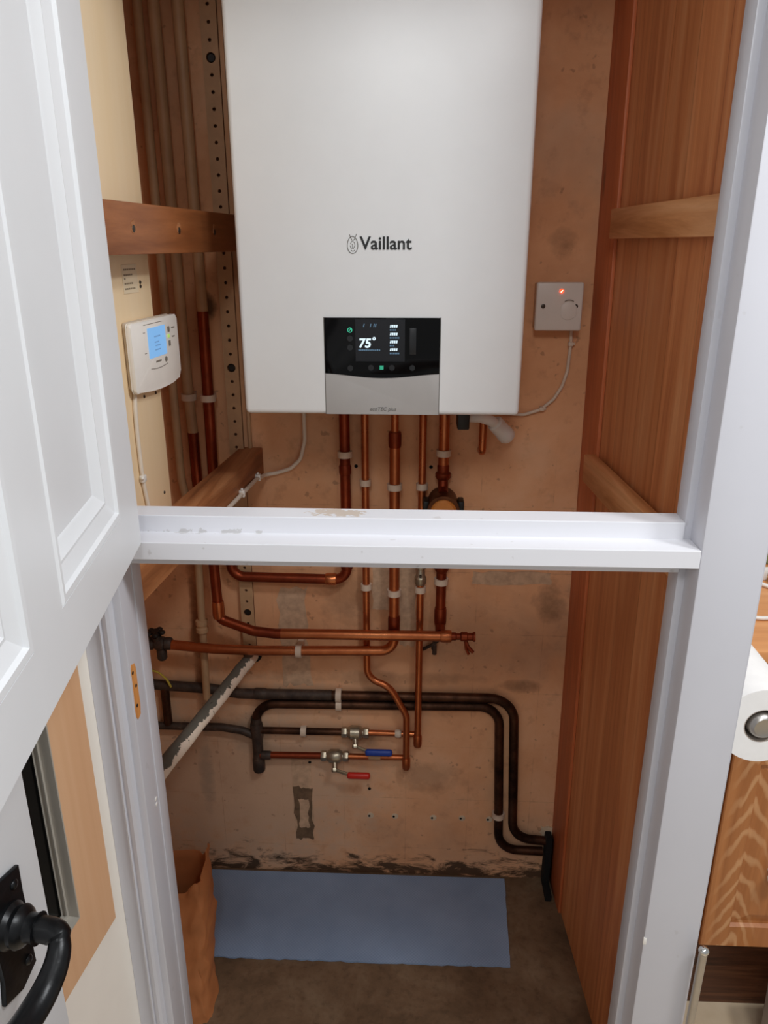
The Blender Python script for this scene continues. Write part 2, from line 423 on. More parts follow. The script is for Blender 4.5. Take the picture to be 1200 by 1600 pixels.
def frame(o, d, n):
    d = V(d).normalized(); n = V(n).normalized()
    return Matrix(((d.x, n.x, 0, o[0]), (d.y, n.y, 0, o[1]), (d.z, n.z, 1, o[2]), (0, 0, 0, 1)))

# ------------------------------------------------------------------ setting: the cupboard shell
YB = .775
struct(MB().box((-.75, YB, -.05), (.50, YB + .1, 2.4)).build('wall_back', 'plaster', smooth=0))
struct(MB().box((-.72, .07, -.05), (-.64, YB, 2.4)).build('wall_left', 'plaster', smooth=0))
# right side: boarded panelling (plane x = .392 - .057 y, leaning a touch)
def rx(y, z): return .3935 - .057 * y - (z - 1.0) * .012
def skew_board(mb, y0, y1, z0, z1, t0, t1, bev=0):
    """slab on the right wall, t measured out of the boarding towards the room"""
    P = []
    for z in (z0, z1):
        P += [(rx(y0, z) - t1, y0, z), (rx(y0, z) - t0, y0, z), (rx(y1, z) - t0, y1, z), (rx(y1, z) - t1, y1, z)]
    return mb.hexa(P, bev)
wr = MB(); skew_board(wr, .066, YB, -.02, 2.35, -.008, 0)
struct(wr.build('wall_right', 'panelling', smooth=0))
st = MB(); skew_board(st, .668, YB, 0, 2.3, .0005, .007, .001)
tag(st.build('corner_board', 'stile_wood'), 'reddish stained upright board in the back right corner, beside the plaster', 'board')
b1 = MB(); skew_board(b1, .068, .648, 1.531, 1.579, .0075, .022, .002)
tag(b1.build('wooden_batten', 'batten_wood'), 'upper horizontal wooden batten on the boarded right wall, above switch height', 'batten', 'battens on the boarded right wall')
b2 = MB(); skew_board(b2, .068, .668, 1.09, 1.143, .0075, .03, .002)
tag(b2.build('wooden_batten', 'batten_wood'), 'lower horizontal wooden batten on the boarded right wall, just above the white rail', 'batten', 'battens on the boarded right wall')
fl = MB(); fl.box((-.75, .03, -.05), (.50, YB, 0)); struct(fl.build('floor', 'concrete', smooth=0))
fk = MB(); fk.box((-.75, -2.2, -.05), (2.2, .03, -.001)); fk.box((.50, .03, -.05), (2.2, 1.0, -.001)); struct(fk.build('floor', 'tile', smooth=0))
struct(MB().box((-.75, .0, 2.3), (.50, .875, 2.36)).build('ceiling', 'kitchen_wall', smooth=0))
wf = MB(); wf.box((-.75, .005, -.02), (-.374, .066, 2.4)); wf.box((-.374, .005, 2.10), (.42, .066, 2.4))
struct(wf.build('wall_front', 'kitchen_wall', smooth=0))
struct(MB().box((.50, .98, -.02), (2.2, 1.06, 2.4)).build('wall_kitchen', 'kitchen_wall_blue', smooth=0))

# front frame: right post, left jamb, middle rail, architrave
p = MB(); p.box((.305, 0, 0), (.373, .066, 2.10), .002); p.box((.2965, .036, 0), (.306, .066, 2.10), .001)
rp = struct(p.build('trim_1', 'frame_paint'))
ch = MB(); ch.box((.3045, -.0004, .664), (.309, .002, .676), .001); ch.build('paint_chip', 'white_plastic', rp)
p = MB(); p.box((-.347, 0, 0), (-.328, .066, 2.10), .0015); p.box((-.329, .040, 0), (-.3268, .066, 2.10), .0008)
lj = struct(p.build('trim_2', 'frame_paint'))
hp = []
for k in range(22):
    a = 2 * PI * k / 22; cx_, cz_ = math.cos(a), math.sin(a)
    ex = abs(cx_) ** .35 * (1 if cx_ > 0 else -1); ez = abs(cz_) ** .35 * (1 if cz_ > 0 else -1)
    hp.append((.0105 + ex * .0075 + R.uniform(-.0012, .0012), 1.022 + ez * .036 + R.uniform(-.002, .002)))
hc = MB(); hc.prism(hp, 'X', -.3285, -.3274); o = hc.build('hinge_cutout', 'raw_wood', lj); o['label'] = 'bare wood where a hinge was cut in'
hs = MB()
for (yy, zz) in ((.007, 1.048), (.012, 1.028), (.008, 1.003)): hs.lathe([(.0022, -.0005), (.0022, .0006)], (-.3274, yy, zz), (1, 0, 0), 10)
hs.build('screw_hole', 'void', lj)
pc = MB()
for zz in (.846, .838): pc.box((-.3279, .028, zz), (-.3268, .033, zz + .004), .0005)
pc.build('paint_chip', 'white_plastic', lj)
p = MB(); p.box((-.328, 0, 1.1955), (.305, .036, 1.216), .0008); p.box((-.3268, .034, 1.176), (.2968, .066, 1.2355), .0008)
struct(p.build('trim_3', 'rail_paint', smooth=0))
p = MB(); p.box((-.328, .0, 2.08), (.305, .066, 2.10), .001); struct(p.build('trim_4', 'frame_paint'))
prof = [(-.374, .004), (-.374, -.003), (-.3545, -.003), (-.354, -.008), (-.352, -.009), (-.3505, -.0062), (-.348, -.0078), (-.344, -.0088), (-.340, -.007), (-.338, -.003), (-.3375, -.0002), (-.3375, .004)]
p = MB(); p.prism(prof, 'Z', 0, 2.10); struct(p.build('trim_5', 'frame_paint', smooth=0))

# ------------------------------------------------------------------ kitchen side wall with its window
kW = .12
OW = V((-.374, 0, 0)); dW = V((-kW, -1, 0)).normalized(); nW = V((1, -kW, 0)).normalized()
TW = frame(OW, dW, nW)         # local: x towards the camera along the wall, y out of the wall, z up
s0, s1, z0, z1 = .100, .74, .788, 1.95
w = MB(TW); w.box((.001, -.10, -.02), (s0, 0, 2.4)); w.box((s1, -.10, -.02), (1.9, 0, 2.4)); w.box((s0, -.10, -.02), (s1, 0, z0)); w.box((s0, -.10, z1), (s1, 0, 2.4))
struct(w.build('wall_window', 'kitchen_wall', smooth=0))
wn = sempty('window_1', OW + dW * .4)
w = MB(TW)
a, b_, c_, d_ = s0 - .068, s1 + .068, z0 - .073, z1 + .073
w.rings([[(a, .0005, c_), (b_, .0005, c_), (b_, .0005, d_), (a, .0005, d_)], [(a, .006, c_), (b_, .006, c_), (b_, .006, d_), (a, .006, d_)],
         [(s0, .006, z0), (s1, .006, z0), (s1, .006, z1), (s0, .006, z1)], [(s0, .0005, z0), (s1, .0005, z0), (s1, .0005, z1), (s0, .0005, z1)]], False, True)
w.build('window_surround', 'surround', wn, smooth=0)
w = MB(TW)
L = []
for (ins, dep) in ((0, .0065), (.002, .0065), (.002, -.006), (.005, -.006), (.005, -.008), (.003, -.008), (.003, -.012), (.006, -.012), (.006, -.016), (0, -.016)):
    a, b_, c_, d_ = s0 + ins, s1 - ins, z0 + ins, z1 - ins
    L.append([(a, dep, c_), (b_, dep, c_), (b_, dep, d_), (a, dep, d_)])
w.rings(L, False, True); w.build('window_frame', 'metal_frame', wn, smooth=0)
w = MB(TW); w.box((s0 + .002, -.0155, z0 + .002), (s1 - .002, -.0125, z1 - .002)); w.build('window_pane', 'glass', wn, smooth=0)

# ------------------------------------------------------------------ upper cupboard door, swung open on the left
TD = frame((-.295, -.004, 0), (.1479, -.989, 0), (.989, .1479, 0))
zb, zt = 1.2175, 2.08
d1 = sempty('door_1', (-.295, -.004, zb)); ORG['door_1'] = V((-.295, -.004, zb))
m = MB(TD)
cells = [(0, .075), (.2685, .333), (.522, .597)]
for a, b_ in cells: m.box((a, -.034, zb), (b_, 0, zt))
for a, b_ in ((.075, .2685), (.333, .522)):
    m.box((a, -.034, zb), (b_, 0, 1.272)); m.box((a, -.034, 2.01), (b_, 0, zt))
bmesh.ops.remove_doubles(m.bm, verts=m.bm.verts[:], dist=.00001)
m.build('door_leaf', 'door_paint', d1, smooth=0)
for a, b_ in ((.075, .2685), (.333, .522)):
    m = MB(TD); m.box((a - .003, -.026, 1.269), (b_ + .003, -.0135, 2.013)); m.build('door_panel', 'door_paint', d1, smooth=0)
    m = MB(TD); L = []
    for ins, dep in ((0, -.0136), (0, -.0005), (.003, .0015), (.008, .0012), (.010, -.002), (.022, -.0065), (.025, -.006), (.028, -.0085), (.034, -.0115), (.036, -.0136)):
        L.append([(a + ins, dep, 1.272 + ins), (b_ - ins, dep, 1.272 + ins), (b_ - ins, dep, 2.01 - ins), (a + ins, dep, 2.01 - ins)])
    m.rings(L, False, True); m.build('panel_moulding', 'door_paint', d1, smooth=25)

# room door folded back against the window wall, with its iron lever
TR = frame((-.3602, -.188, 0), (-.0797, -.9968, 0), (.9968, -.0797, 0))
d2 = sempty('door_2', (-.3602, -.188, .01)); ORG['door_2'] = V((-.3602, -.188, .01))
MB(TR).box((0, -.026, .01), (.76, 0, 2.0), .0015).build('door_leaf', 'door_paint', d2)
h = MB(TR)
pl = [(.034, .985), (.062, .992), (.084, .986), (.080, .955), (.082, .925), (.080, .895), (.086, .872), (.060, .862), (.036, .870), (.037, .895), (.035, .925), (.036, .955)]
h.prism(pl, 'Y', .0003, .005, .0012)
hb = h.build('handle_plate', 'iron', d2)
h = MB(TR)
for s_, z_ in ((.046, .974), (.047, .884)): h.ball((s_, .0055, z_), .005, (1, .5, 1), 12)
h.build('screw', 'iron', hb)
h = MB(TR)
h.lathe([(.021, .004), (.021, .008), (.018, .012), (.018, .014), (.0195, .017), (.0175, .021), (.013, .024), (.0125, .030), (.0145, .034)], (.062, 0, .943), (0, 1, 0), 24)
h.build('handle_rose', 'iron', d2)
h = MB(TR)
path = [(.062, .030, .943), (.062, .044, .942), (.064, .052, .940), (.071, .057, .934), (.083, .058, .924), (.098, .056, .915), (.115, .054, .911), (.133, .053, .912), (.150, .053, .917), (.165, .054, .925), (.172, .056, .934)]
pp = [];  # smooth the sweep of the lever
for i in range(len(path) - 1):
    A = V(path[max(0, i - 1)]); B = V(path[i]); Cc = V(path[i + 1]); D = V(path[min(len(path) - 1, i + 2)])
    for k in range(4):
        q = k / 4
        pp.append(.5 * ((2 * B) + (Cc - A) * q + (2 * A - 5 * B + 4 * Cc - D) * q * q + (3 * B - A - 3 * Cc + D) * q ** 3))
pp.append(V(path[-1]))
h.tube(pp, lambda f: .0115 if f < .25 else (.0095 + .003 * math.sin((f - .25) / .75 * PI)), 14)
h.build('lever', 'iron', d2)

# ------------------------------------------------------------------ boiler
BX0, BX1, BZ0, BZ1 = -.2755, .1655, 1.263, 1.985
boil = thing('boiler', 'large white wall-hung boiler with a black glass display on its front', 'boiler', ((BX0 + BX1) / 2, YB, BZ0))
MB().box((BX0 + .004, .474, BZ0 + .004), (BX1 - .004, YB - .003, BZ1), .004).build('casing', 'boiler_side', boil)
# front cover, slightly crowned, with a notch for the control strip
def cover(px0, px1, pz0, pz1):
    m = MB(); return m.box((px0, .4475, pz0), (px1, .476, pz1), .007, 3)
c = MB(); c.box((BX0, .447, BZ0), (BX1, .476, BZ1), .008, 3); c.build('front_cover', 'boiler_white', boil)
gx0, gx1 = -.1435, .0365
dip = lambda u: 1.3295 - .0068 * (math.sin(PI * u) ** 1.6)
n = 24
top = [(gx0 + (gx1 - gx0) * i / n, dip(i / n)) for i in range(n + 1)]
g = MB(); g.prism([(x_, z_ + .0003) for x_, z_ in top] + [(gx1, 1.4155), (gx0, 1.4155)], 'Y', .4445, .4475, .0008)
disp = g.build('display_glass', 'glass', boil)
f_ = MB(); f_.prism([(x_, z_ - .0003) for x_, z_ in top][::-1] + [(gx0, BZ0 + .001), (gx1, BZ0 + .001)], 'Y', .4455, .4475, .0006)
flap = f_.build('lower_flap', 'flap_grey', boil)
for xa in (gx0 - .0012, gx1 + .0002): MB().box((xa, .4466, BZ0 + .001), (xa + .001, .4472, 1.416)).build('cover_joint', 'logo_grey', boil)
YS = .4443
s_ = MB(); s_.box((-.095, YS - .0002, 1.349), (-.018, .4447, 1.413)); s_.build('screen', 'scr_bg', disp)
def TF(x_, y_, z_): return facing((x_, y_, z_), (1, 0, 0), (0, 0, 1))
text('temperature_digits', '75', 'scr_white', disp, TF(-.0905, YS - .0004, 1.3705), .0195, .0004, .0006, .12)
text('degree_mark', '°', 'scr_white', disp, TF(-.0700, YS - .0004, 1.3745), .016, .0004, .0004, .1)
m = MB()
for i in range(12): 
    x_ = -.0905 + i * .0029; m.box((x_, YS - .0004, 1.3655), (x_ + .0021, YS, 1.3655 + R.choice((.0018, .0018, .0026))))
m.build('caption_line', 'scr_dim', disp)
for j in range(4):
    zz = 1.4008 - j * .0119
    m = MB()
    for i in range(4):
        x_ = -.0415 + i * .0031; m.prism([(x_, zz), (x_ + .0022, zz), (x_ + .0030, zz + .0042), (x_ + .0008, zz + .0042)], 'Y', YS - .0004, YS)
    m.build('reading_line', 'scr_white', disp)
    m = MB()
    for i in range((4, 6, 3, 6)[j]):
        x_ = -.0415 + i * .0026; m.box((x_, YS - .0004, zz - .0048), (x_ + .0018, YS, zz - .0024))
    m.build('caption_line', 'scr_dim', disp)
m = MB()
for x_ in (-.083, -.0725, -.067, -.0645): m.prism([(x_, 1.4015), (x_ + .0014, 1.4015), (x_ + .0026, 1.4065), (x_ + .0012, 1.4065)], 'Y', YS - .0004, YS)
m.build('status_icon', 'scr_dim', disp)
m = MB(); m.tubering((-.1035, YS, 1.3968), (0, -1, 0), .0028, .0038, 0, .0004, 18); m.prism([(-.1045, 1.3955), (-.1035, 1.3955), (-.1012, 1.4005), (-.1022, 1.4005)], 'Y', YS - .0004, YS); m.build('status_led', 'led_green', disp)
m = MB()
for k in range(3): m.prism([(-.0575, 1.3365 + k * .0022), (-.0515, 1.3365 + k * .0022), (-.051, 1.3378 + k * .0022), (-.057, 1.3378 + k * .0022)], 'Y', YS - .0004, YS)
m.build('menu_icon', 'led_green', disp)
for (x_, z_) in ((-.1035, 1.384), (-.1035, 1.370), (-.1035, 1.338), (-.071, 1.339), (-.038, 1.339), (-.006, 1.339)):
    m = MB(); m.lathe([(.0045, 0), (.0045, .0003)], (x_, YS, z_), (0, -1, 0), 16); m.build('touch_key', 'icon_dark', disp)
m = MB(); m.box((-.0105, YS - .0003, 1.360), (-.0005, YS, 1.400), .0001); m.build('touch_slider', 'icon_dark', disp)
# wordmark and emblem
text('wordmark', 'Vaillant', 'logo_black', boil, TF(-.0865, .4464, 1.5152), .0262, .0008, .0004)
m = MB(); L1, L2 = [], []
ex, ez = -.0978, 1.5215
for k in range(28):
    a = 2 * PI * k / 28; rz = .0128 if math.sin(a) < 0 else .0125
    L1.append((ex + .0084 * math.cos(a) * (1 - .08 * math.sin(a)), ez + rz * math.sin(a))); L2.append((ex + .0073 * math.cos(a) * (1 - .08 * math.sin(a)), ez + (rz - .0011) * math.sin(a)))
m.rings([[(x_, .4472, z_) for x_, z_ in L1], [(x_, .4464, z_) for x_, z_ in L1], [(x_, .4464, z_) for x_, z_ in L2], [(x_, .4472, z_) for x_, z_ in L2]], False, True)
for pts in ([(-.1022, 1.5362), (-.1005, 1.5315), (-.0982, 1.5278)], [(-.0918, 1.5368), (-.0938, 1.5315), (-.0962, 1.5278)],
            [(-.1012, 1.5228), (-.0985, 1.5268), (-.0950, 1.5250), (-.0942, 1.5205), (-.0968, 1.5160), (-.1002, 1.5170), (-.1016, 1.5205)],
            [(-.1000, 1.5140), (-.0972, 1.5120), (-.0945, 1.5142)], [(-.0988, 1.5225), (-.0970, 1.5200), (-.0985, 1.5180)]):
    m.tube([(x_, .4468, z_) for x_, z_ in pts], .0005, 6)
m.build('emblem', 'logo_grey', boil, smooth=0)
text('model_lettering', 'ecoTEC plus', 'logo_grey', flap, TF(-.0735, .4450, 1.2705), .0082, .0004, 0, .25)
# spigots under the boiler
m = MB()
m.box((.080, .665, 1.188), (.103, .72, 1.268), .003); m.build('drain_socket', 'black', boil)

# ------------------------------------------------------------------ pipes
def pipe(name, path, r, mat, label, bend=.03, cat='pipe', group=None):
    o = MB().tube(path, r, 14, bend).build(name, mat, loc=path[0]); return tag(o, label, cat, group)
def collar(parent, o, ax, r, a, b, mat='copper', name='coupling'):
    h_ = (b - a)
    return MB().lathe([(r - .0012, a), (r, a + h_ * .15), (r, b - h_ * .15), (r - .0012, b)], o, ax, 16).build(name, mat, parent)
yv = .742
G = 'copper pipes running up into the boiler'
P1 = pipe('copper_pipe', [(-.143, yv, 1.2655), (-.143, yv, .837), (-.396, .749, .837), (-.396, .749, .93), (-.453, .752, .965), (-.453, yv, 1.06), (-.453, yv, 1.16)], .011, 'copper_red', 'thick copper pipe nearest the left under the boiler, elbowing left below the rail', .028, group=G)
collar(P1, (-.143, yv, .875), (0, 0, 1), .0132, -.012, .012, 'copper_red'); collar(P1, (-.178, yv + .002, .837), (1, 0, 0), .0132, -.012, .012, 'copper')
collar(P1, (-.143, yv, 1.085), (0, 0, 1), .0128, -.010, .010, 'copper_red')
P2 = pipe('copper_pipe', [(-.102, .748, 1.2655), (-.102, .748, .590), (-.050, .738, .575), (-.011, .738, .500), (-.0105, .738, .352)], .0078, 'copper', 'thin copper pipe swerving in an S bend down to the red lever line', .05, group=G)
collar(P2, (-.0105, .738, .372), (0, 0, 1), .0098, -.018, .012)
P3 = pipe('copper_pipe', [(-.0405, .728, 1.160), (-.0405, .728, .673), (-.33, .720, .671), (-.44, .718, .674), (-.545, .722, .681)], .011, 'copper', 'thick copper pipe turning left in a long low run to the black gate valve', .03, group=G)
MB().tube([(-.0405, .728, 1.2655), (-.0405, .728, 1.157)], .0078, 14).build('reduced_tail', 'copper', P3)
collar(P3, (-.0405, .728, 1.155), (0, 0, 1), .0132, -.018, .014, 'copper_red'); collar(P3, (-.0405, .728, .742), (0, 0, 1), .0132, -.022, .018, 'copper_red')
P4 = pipe('copper_pipe', [(.0155, .739, 1.2655), (.0155, .739, .415)], .0078, 'copper', 'thin straight copper pipe fourth from left, ending beside the blue lever line', 0, group=G)
collar(P4, (.0155, .739, .434), (0, 0, 1), .0098, -.018, .014)
m = MB(); m.lathe([(.011, -.014), (.013, -.010), (.013, .002), (.010, .006), (.009, .022), (.012, .024), (.012, .032), (.008, .036)], (.0155, .739, .845), (0, 0, 1), 12); m.build('isolating_valve', 'brass', P4)
MB().lathe([(.0028, 0), (.0028, .006)], (.0155, .728, .855), (0, -1, 0), 8).build('valve_slot', 'screw', P4)
P5 = pipe('copper_pipe', [(.0585, yv, 1.2655), (.0585, yv, 1.088)], .011, 'copper', 'thick copper pipe fifth from left, running from the boiler into the round brown filter', 0, group=G)
m = MB(); m.lathe([(.012, .0), (.016, .006), (.016, .014), (.012, .018), (.0125, .030), (.010, .034)], (.0585, yv, 1.066), (0, 0, 1), 16); m.tube([(.0585, yv, 1.07), (.0585, yv - .012, 1.05), (.0585, .715, 1.044)], .0105, 14); m.build('union_nut', 'copper_red', P5)
P6 = pipe('copper_pipe', [(.136, yv, 1.2655), (.136, yv, 1.125), (.136, YB + .01, 1.120)], .0078, 'copper', 'short copper pipe at far right under the boiler, turned back into the wall', .012, group=G)
# round filter below P5
fo = thing('pipe_filter', 'round brown filter with an amber face, half hidden behind the white rail', 'filter', (.0585, .70, .985))
m = MB(); m.lathe([(.018, -.048), (.030, -.044), (.031, -.038), (.031, .020), (.0325, .022), (.0325, .030), (.027, .031)], (.0585, .708, 1.018), (0, -1, 0), 32); m.build('filter_body', 'filter_body', fo)
m = MB(); m.lathe([(.0265, .0295), (.026, .035), (.022, .038)], (.0585, .708, 1.018), (0, -1, 0), 32); m.build('filter_face', 'filter_face', fo)
m = MB(); m.box((.018, .700, 1.006), (.030, .735, 1.032), .003).build('bracket', 'black', fo); MB().box((.0885, .700, 1.006), (.101, .735, 1.032), .003).build('bracket', 'black', fo)
P7 = pipe('copper_pipe', [(.0605, yv, .972), (.0605, yv, .735), (.0605, .7165, .7255)], .011, 'copper_red', 'thick copper pipe below the round filter, dropping to the T-joint at the wall tap', .012)
m = MB(); m.lathe([(.011, 0), (.019, .014), (.019, .022), (.012, .03)], (.0605, yv, .858), (0, 0, 1), 16); m.build('union_nut', 'copper_red', P7)
collar(P7, (.0605, yv, .755), (0, 0, 1), .0134, -.022, .02, 'copper_red')
# pipe A : from the red riser at back left across to the tee and drain cock
A_ = pipe('copper_pipe', [(-.414, yv, 1.40), (-.416, .732, 1.0), (-.427, .722, .90), (-.421, .712, .752), (-.345, .704, .728), (-.30, .703, .7235), (.080, .703, .7255)], .011, 'copper_red', 'red copper riser at back left, elbowing into the long run with a drain tap', .02)
MB().tube([(-.285, .703, .7237), (.081, .703, .7255)], .0115, 14).build('bright_run', 'copper', A_)
collar(A_, (-.4215, .7125, .775), (0, 0, 1), .0134, -.02, .02, 'copper')
collar(A_, (.072, .703, .7255), (1, 0, 0), .0135, -.012, .012, 'copper')
yt = .703
ta = thing('drain_tap', 'small brass drain tap at the right end of the long copper run', 'tap', (.10, (yt), .70))
m = MB(); m.lathe([(.009, 0), (.009, .010), (.0075, .012), (.0075, .020), (.0105, .022), (.0105, .034), (.0085, .036), (.0085, .046), (.011, .048), (.011, .052)], (.083, (yt), .7255), (1, 0, 0), 14); m.build('tap_body', 'copper_red', ta)
m = MB(); m.tube([(.114, (yt), .718), (.120, (yt - .006), .704), (.131, (yt - .008), .692)], .0042, 10); m.tube([(.114, (yt - .002), .716), (.116, (yt - .008), .700), (.122, (yt - .010), .688)], .0032, 8); m.build('tap_lever', 'copper_red', ta)

# cream painted risers in the back left corner
GC = 'cream painted pipes at back left'
pipe('painted_pipe', [(-.487, yv, 2.28), (-.486, yv, 1.06), (-.469, yv, .95), (-.466, yv, .87), (-.4735, yv, .53)], .0085, 'cream_pipe', 'leftmost cream painted riser at back left, continuing down below the rail to the dark pipes', .05, group=GC)
cc = MB(); cc.lathe([(.009, -.016), (.0135, -.014), (.0135, -.004), (.011, -.002), (.011, .002), (.0135, .004), (.0135, .014), (.009, .016)], (-.4698, yv, .718), (0, 0, 1), 14)
tag(cc.build('pipe_coupling', 'cream_pipe'), 'cream compression coupling on the leftmost painted riser, below the white rail', 'pipe coupling')
pb = pipe('painted_pipe', [(-.460, yv, 2.28), (-.456, yv, 1.24), (-.453, yv, 1.155)], .0105, 'cream_pipe', 'middle cream painted riser at back left, red copper showing below its clip', 0, group=GC)
pipe('painted_pipe', [(-.4185, yv, 2.28), (-.414, yv, 1.395)], .0105, 'cream_pipe', 'right-hand cream painted riser at back left, going down into the red copper riser', 0, group=GC)
m = MB(); m.tube([(-.343, YB - .006, 2.28), (-.343, YB - .006, 1.10)], .0045, 10)
tag(m.build('thin_conduit', 'cream_pipe'), 'thin cream conduit between the perforated strip and the boiler', 'conduit')

# grimy dark pipes low on the wall
yd = .7595
GD = 'tarnished pipes low on the back wall'
B1 = pipe('tarnished_pipe', [(-.636, yd, .555), (-.47, yd, .545), (-.40, yd, .534), (.236, yd, .537), (.254, yd, .140), (.342, yd, .132)], .011, 'copper_dark', 'upper dark tarnished pipe, curving down on the outside of the right-hand bend', .06, group=GD)
MB().tube([(-.635, yd, .555), (-.47, yd, .545), (-.40, yd, .534), (-.185, yd, .5352)], .0122, 14, .05).build('grimy_length', 'grime', B1)
B2 = pipe('tarnished_pipe', [(-.366, yd, .33), (-.366, yd, .508), (.203, yd, .5145), (.221, yd, .103), (.33, yd, .100)], .0108, 'copper_dark', 'lower dark tarnished pipe, curving down on the inside of the right-hand bend', .05, group=GD)
MB().tube([(-.366, yd - .0005, .325), (-.366, yd - .0005, .47)], .0125, 14).build('grimy_length', 'grime', B2)
collar(B2, (-.366, yd, .434), (0, 0, 1), .0150, -.02, .02, 'grime', 'tee'); collar(B2, (-.366, yd, .345), (0, 0, 1), .0148, -.025, .012, 'grime', 'elbow')
collar(B1, (-.352, yd, .5345), (1, 0, 0), .0138, -.014, .014, 'grime', 'coupling')
B3 = pipe('tarnished_pipe', [(-.636, yd, .440), (-.45, yd, .440), (-.40, yd, .432), (-.375, yd, .420)], .0095, 'grime', 'short grimy pipe at lower left, entering the dark upright from the left', .04, group=GD)
B4 = pipe('tarnished_pipe', [(-.36, yd, .434), (-.155, yd, .435)], .0085, 'copper_dark', 'dark copper pipe leading from the dark upright to the blue lever valve', 0, group=GD)
B5 = pipe('tarnished_pipe', [(-.36, yd - .006, .3685), (-.21, yd - .006, .371)], .0082, 'copper_red', 'red-brown copper pipe leading from the dark upright to the red lever valve', 0, group=GD)
collar(B5, (-.352, yd - .006, .3685), (1, 0, 0), .0105, -.006, .018, 'grime', 'solder_joint')
P8 = pipe('copper_pipe', [(-.105, yd, .435), (.013, yd, .434)], .0068, 'copper', 'short copper pipe between the blue lever valve and the straight thin pipe', 0)
MB().lathe([(.008, 0), (.010, .003), (.010, .012), (.008, .015)], (-.038, yd, .4345), (1, 0, 0), 12).build('compression_ring', 'clip_white', P8)
P9 = pipe('copper_pipe', [(-.150, yd - .006, .3715), (-.014, yd - .006, .372)], .0068, 'copper', 'short copper pipe between the red lever valve and the foot of the S-bend pipe', 0)
MB().tube([(-.100, yd - .0062, .3716), (-.072, yd - .0062, .3718)], .0075, 12).build('paint_band', 'cream_pipe', P9)
B6 = pipe('tarnished_pipe', [(-.577, yd, .545), (-.577, yd, .445)], .010, 'copper_dark', 'short dark upright linking the two dark pipes at far left', 0, group=GD)

def lever_valve(x0, x1, y, z, lever_x, lever_z, mat, label):
    t_ = thing('lever_valve', label, 'valve', ((x0 + x1) / 2, y, z - .03), 'lever valves on the low pipes')
    L_ = x1 - x0; m = MB()
    hexp = lambda r, a, b_: m.lathe([(r, a), (r, b_)], (x0, y, z), (1, 0, 0), 6)
    m.lathe([(.010, 0), (.010, L_)], (x0, y, z), (1, 0, 0), 16)
    m.lathe([(.011, L_ * .22), (.0165, L_ * .34), (.0165, L_ * .66), (.011, L_ * .78)], (x0, y, z), (1, 0, 0), 18)
    m.lathe([(.0065, 0), (.0065, .02)], ((x0 + x1) / 2, y - .006, z - .008), (.1, -.75, -.65), 12)
    m.build('valve_body', 'brass', t_)
    for a in (.0, L_ - .013):
        n_ = MB(); n_.lathe([(.0115, a), (.0125, a + .002), (.0125, a + .011), (.0115, a + .013)], (x0, y, z), (1, 0, 0), 6); n_.build('nut', 'brass', t_)
    hub = ((x0 + x1) / 2 + .001, y - .023, z - .0185)
    n_ = MB(); n_.lathe([(.007, 0), (.007, .006), (.0055, .008)], hub, (.1, -.75, -.65), 6); n_.build('spindle_nut', 'brass', t_)
    lv = MB(); yy = y - .028
    z_l = lever_z
    lv.hexa([(hub[0] - .004, yy + .001, hub[2] - .004), (lever_x[0] + .012, yy - .001, z_l - .004), (lever_x[0] + .012, yy + .002, z_l - .004), (hub[0] - .004, yy + .004, hub[2] - .004),
             (hub[0] - .004, yy + .001, hub[2] + .005), (lever_x[0] + .012, yy - .001, z_l + .004), (lever_x[0] + .012, yy + .002, z_l + .004), (hub[0] - .004, yy + .004, hub[2] + .005)], .0006)
    lo = lv.build('lever', 'brass', t_)
    sl = MB(); sl.box((lever_x[0], yy - .006, z_l - .008), (lever_x[1], yy + .007, z_l + .008), .0055, 3)
    sl.build('lever_sleeve', mat, lo)
    return t_
lever_valve(-.214, -.148, yd - .006, .371, (-.150, -.095), .338, 'red_lever', 'brass valve with a red lever, lower of the two lever valves')
lever_valve(-.164, -.100, yd, .4345, (-.107, -.043), .400, 'blue_lever', 'brass valve with a blue lever, upper of the two lever valves')

# black gate valve at the left end of the copper run
yg = .722
gv = thing('gate_valve', 'black gate valve with a lobed wheel at the left end of the copper run', 'valve', (-.567, yg, .65))
m = MB(); m.lathe([(.012, -.03), (.015, -.026), (.015, -.012), (.012, -.008), (.016, .0), (.016, .012), (.012, .016), (.0145, .018), (.0145, .028), (.012, .032)], (-.567, yg, .683), (1, 0, 0), 14)
m.lathe([(.011, 0), (.011, .022), (.006, .024), (.006, .034)], (-.567, yg, .683), (0, -.2, 1), 12); m.build('valve_body', 'grime', gv)
m = MB()
wc = V((-.567, yg - .007, .714))
m.lathe([(.009, -.004), (.009, .004)], wc, (0, -.2, 1), 14)
for k in range(5):
    a = 2 * PI * k / 5; m.ball(wc + V((math.cos(a) * .015, math.sin(a) * .015, 0)), .0075, (1, 1, .7), 10)
m.build('wheel', 'black', gv)
m = MB(); m.lathe([(.009, 0), (.011, .006), (.011, .026), (.008, .03)], (-.560, yg, .672), (0, 0, -1), 12); m.build('drain_tail', 'grime', gv)

# diagonal lagged pipe
lg = MB(); A0 = V((-.366, .772, .630)); A1 = V((-.420, .30, .683)); dr = (A1 - A0)
A2 = A0 + dr * 1.12
pts = [A0 + (A2 - A0) * (i / 30) + V((mnoise.noise(V((i * .3, 0, 0))) * .0015, 0, mnoise.noise(V((0, i * .3, 5))) * .0015)) for i in range(31)]
lg.tube(pts, lambda f: .0145 + .0012 * mnoise.noise(V((f * 9, 2, 1))), 24)
lo = tag(lg.build('lagged_pipe', 'lagging'), 'diagonal pipe with peeling cream paint over grey, slanting out of the wall', 'pipe')
m = MB(); m.lathe([(.019, -.002), (.022, .002), (.018, .006)], (-.366, .770, .634), (0, -1, .1), 20); m.build('wall_hole', 'void', lo)

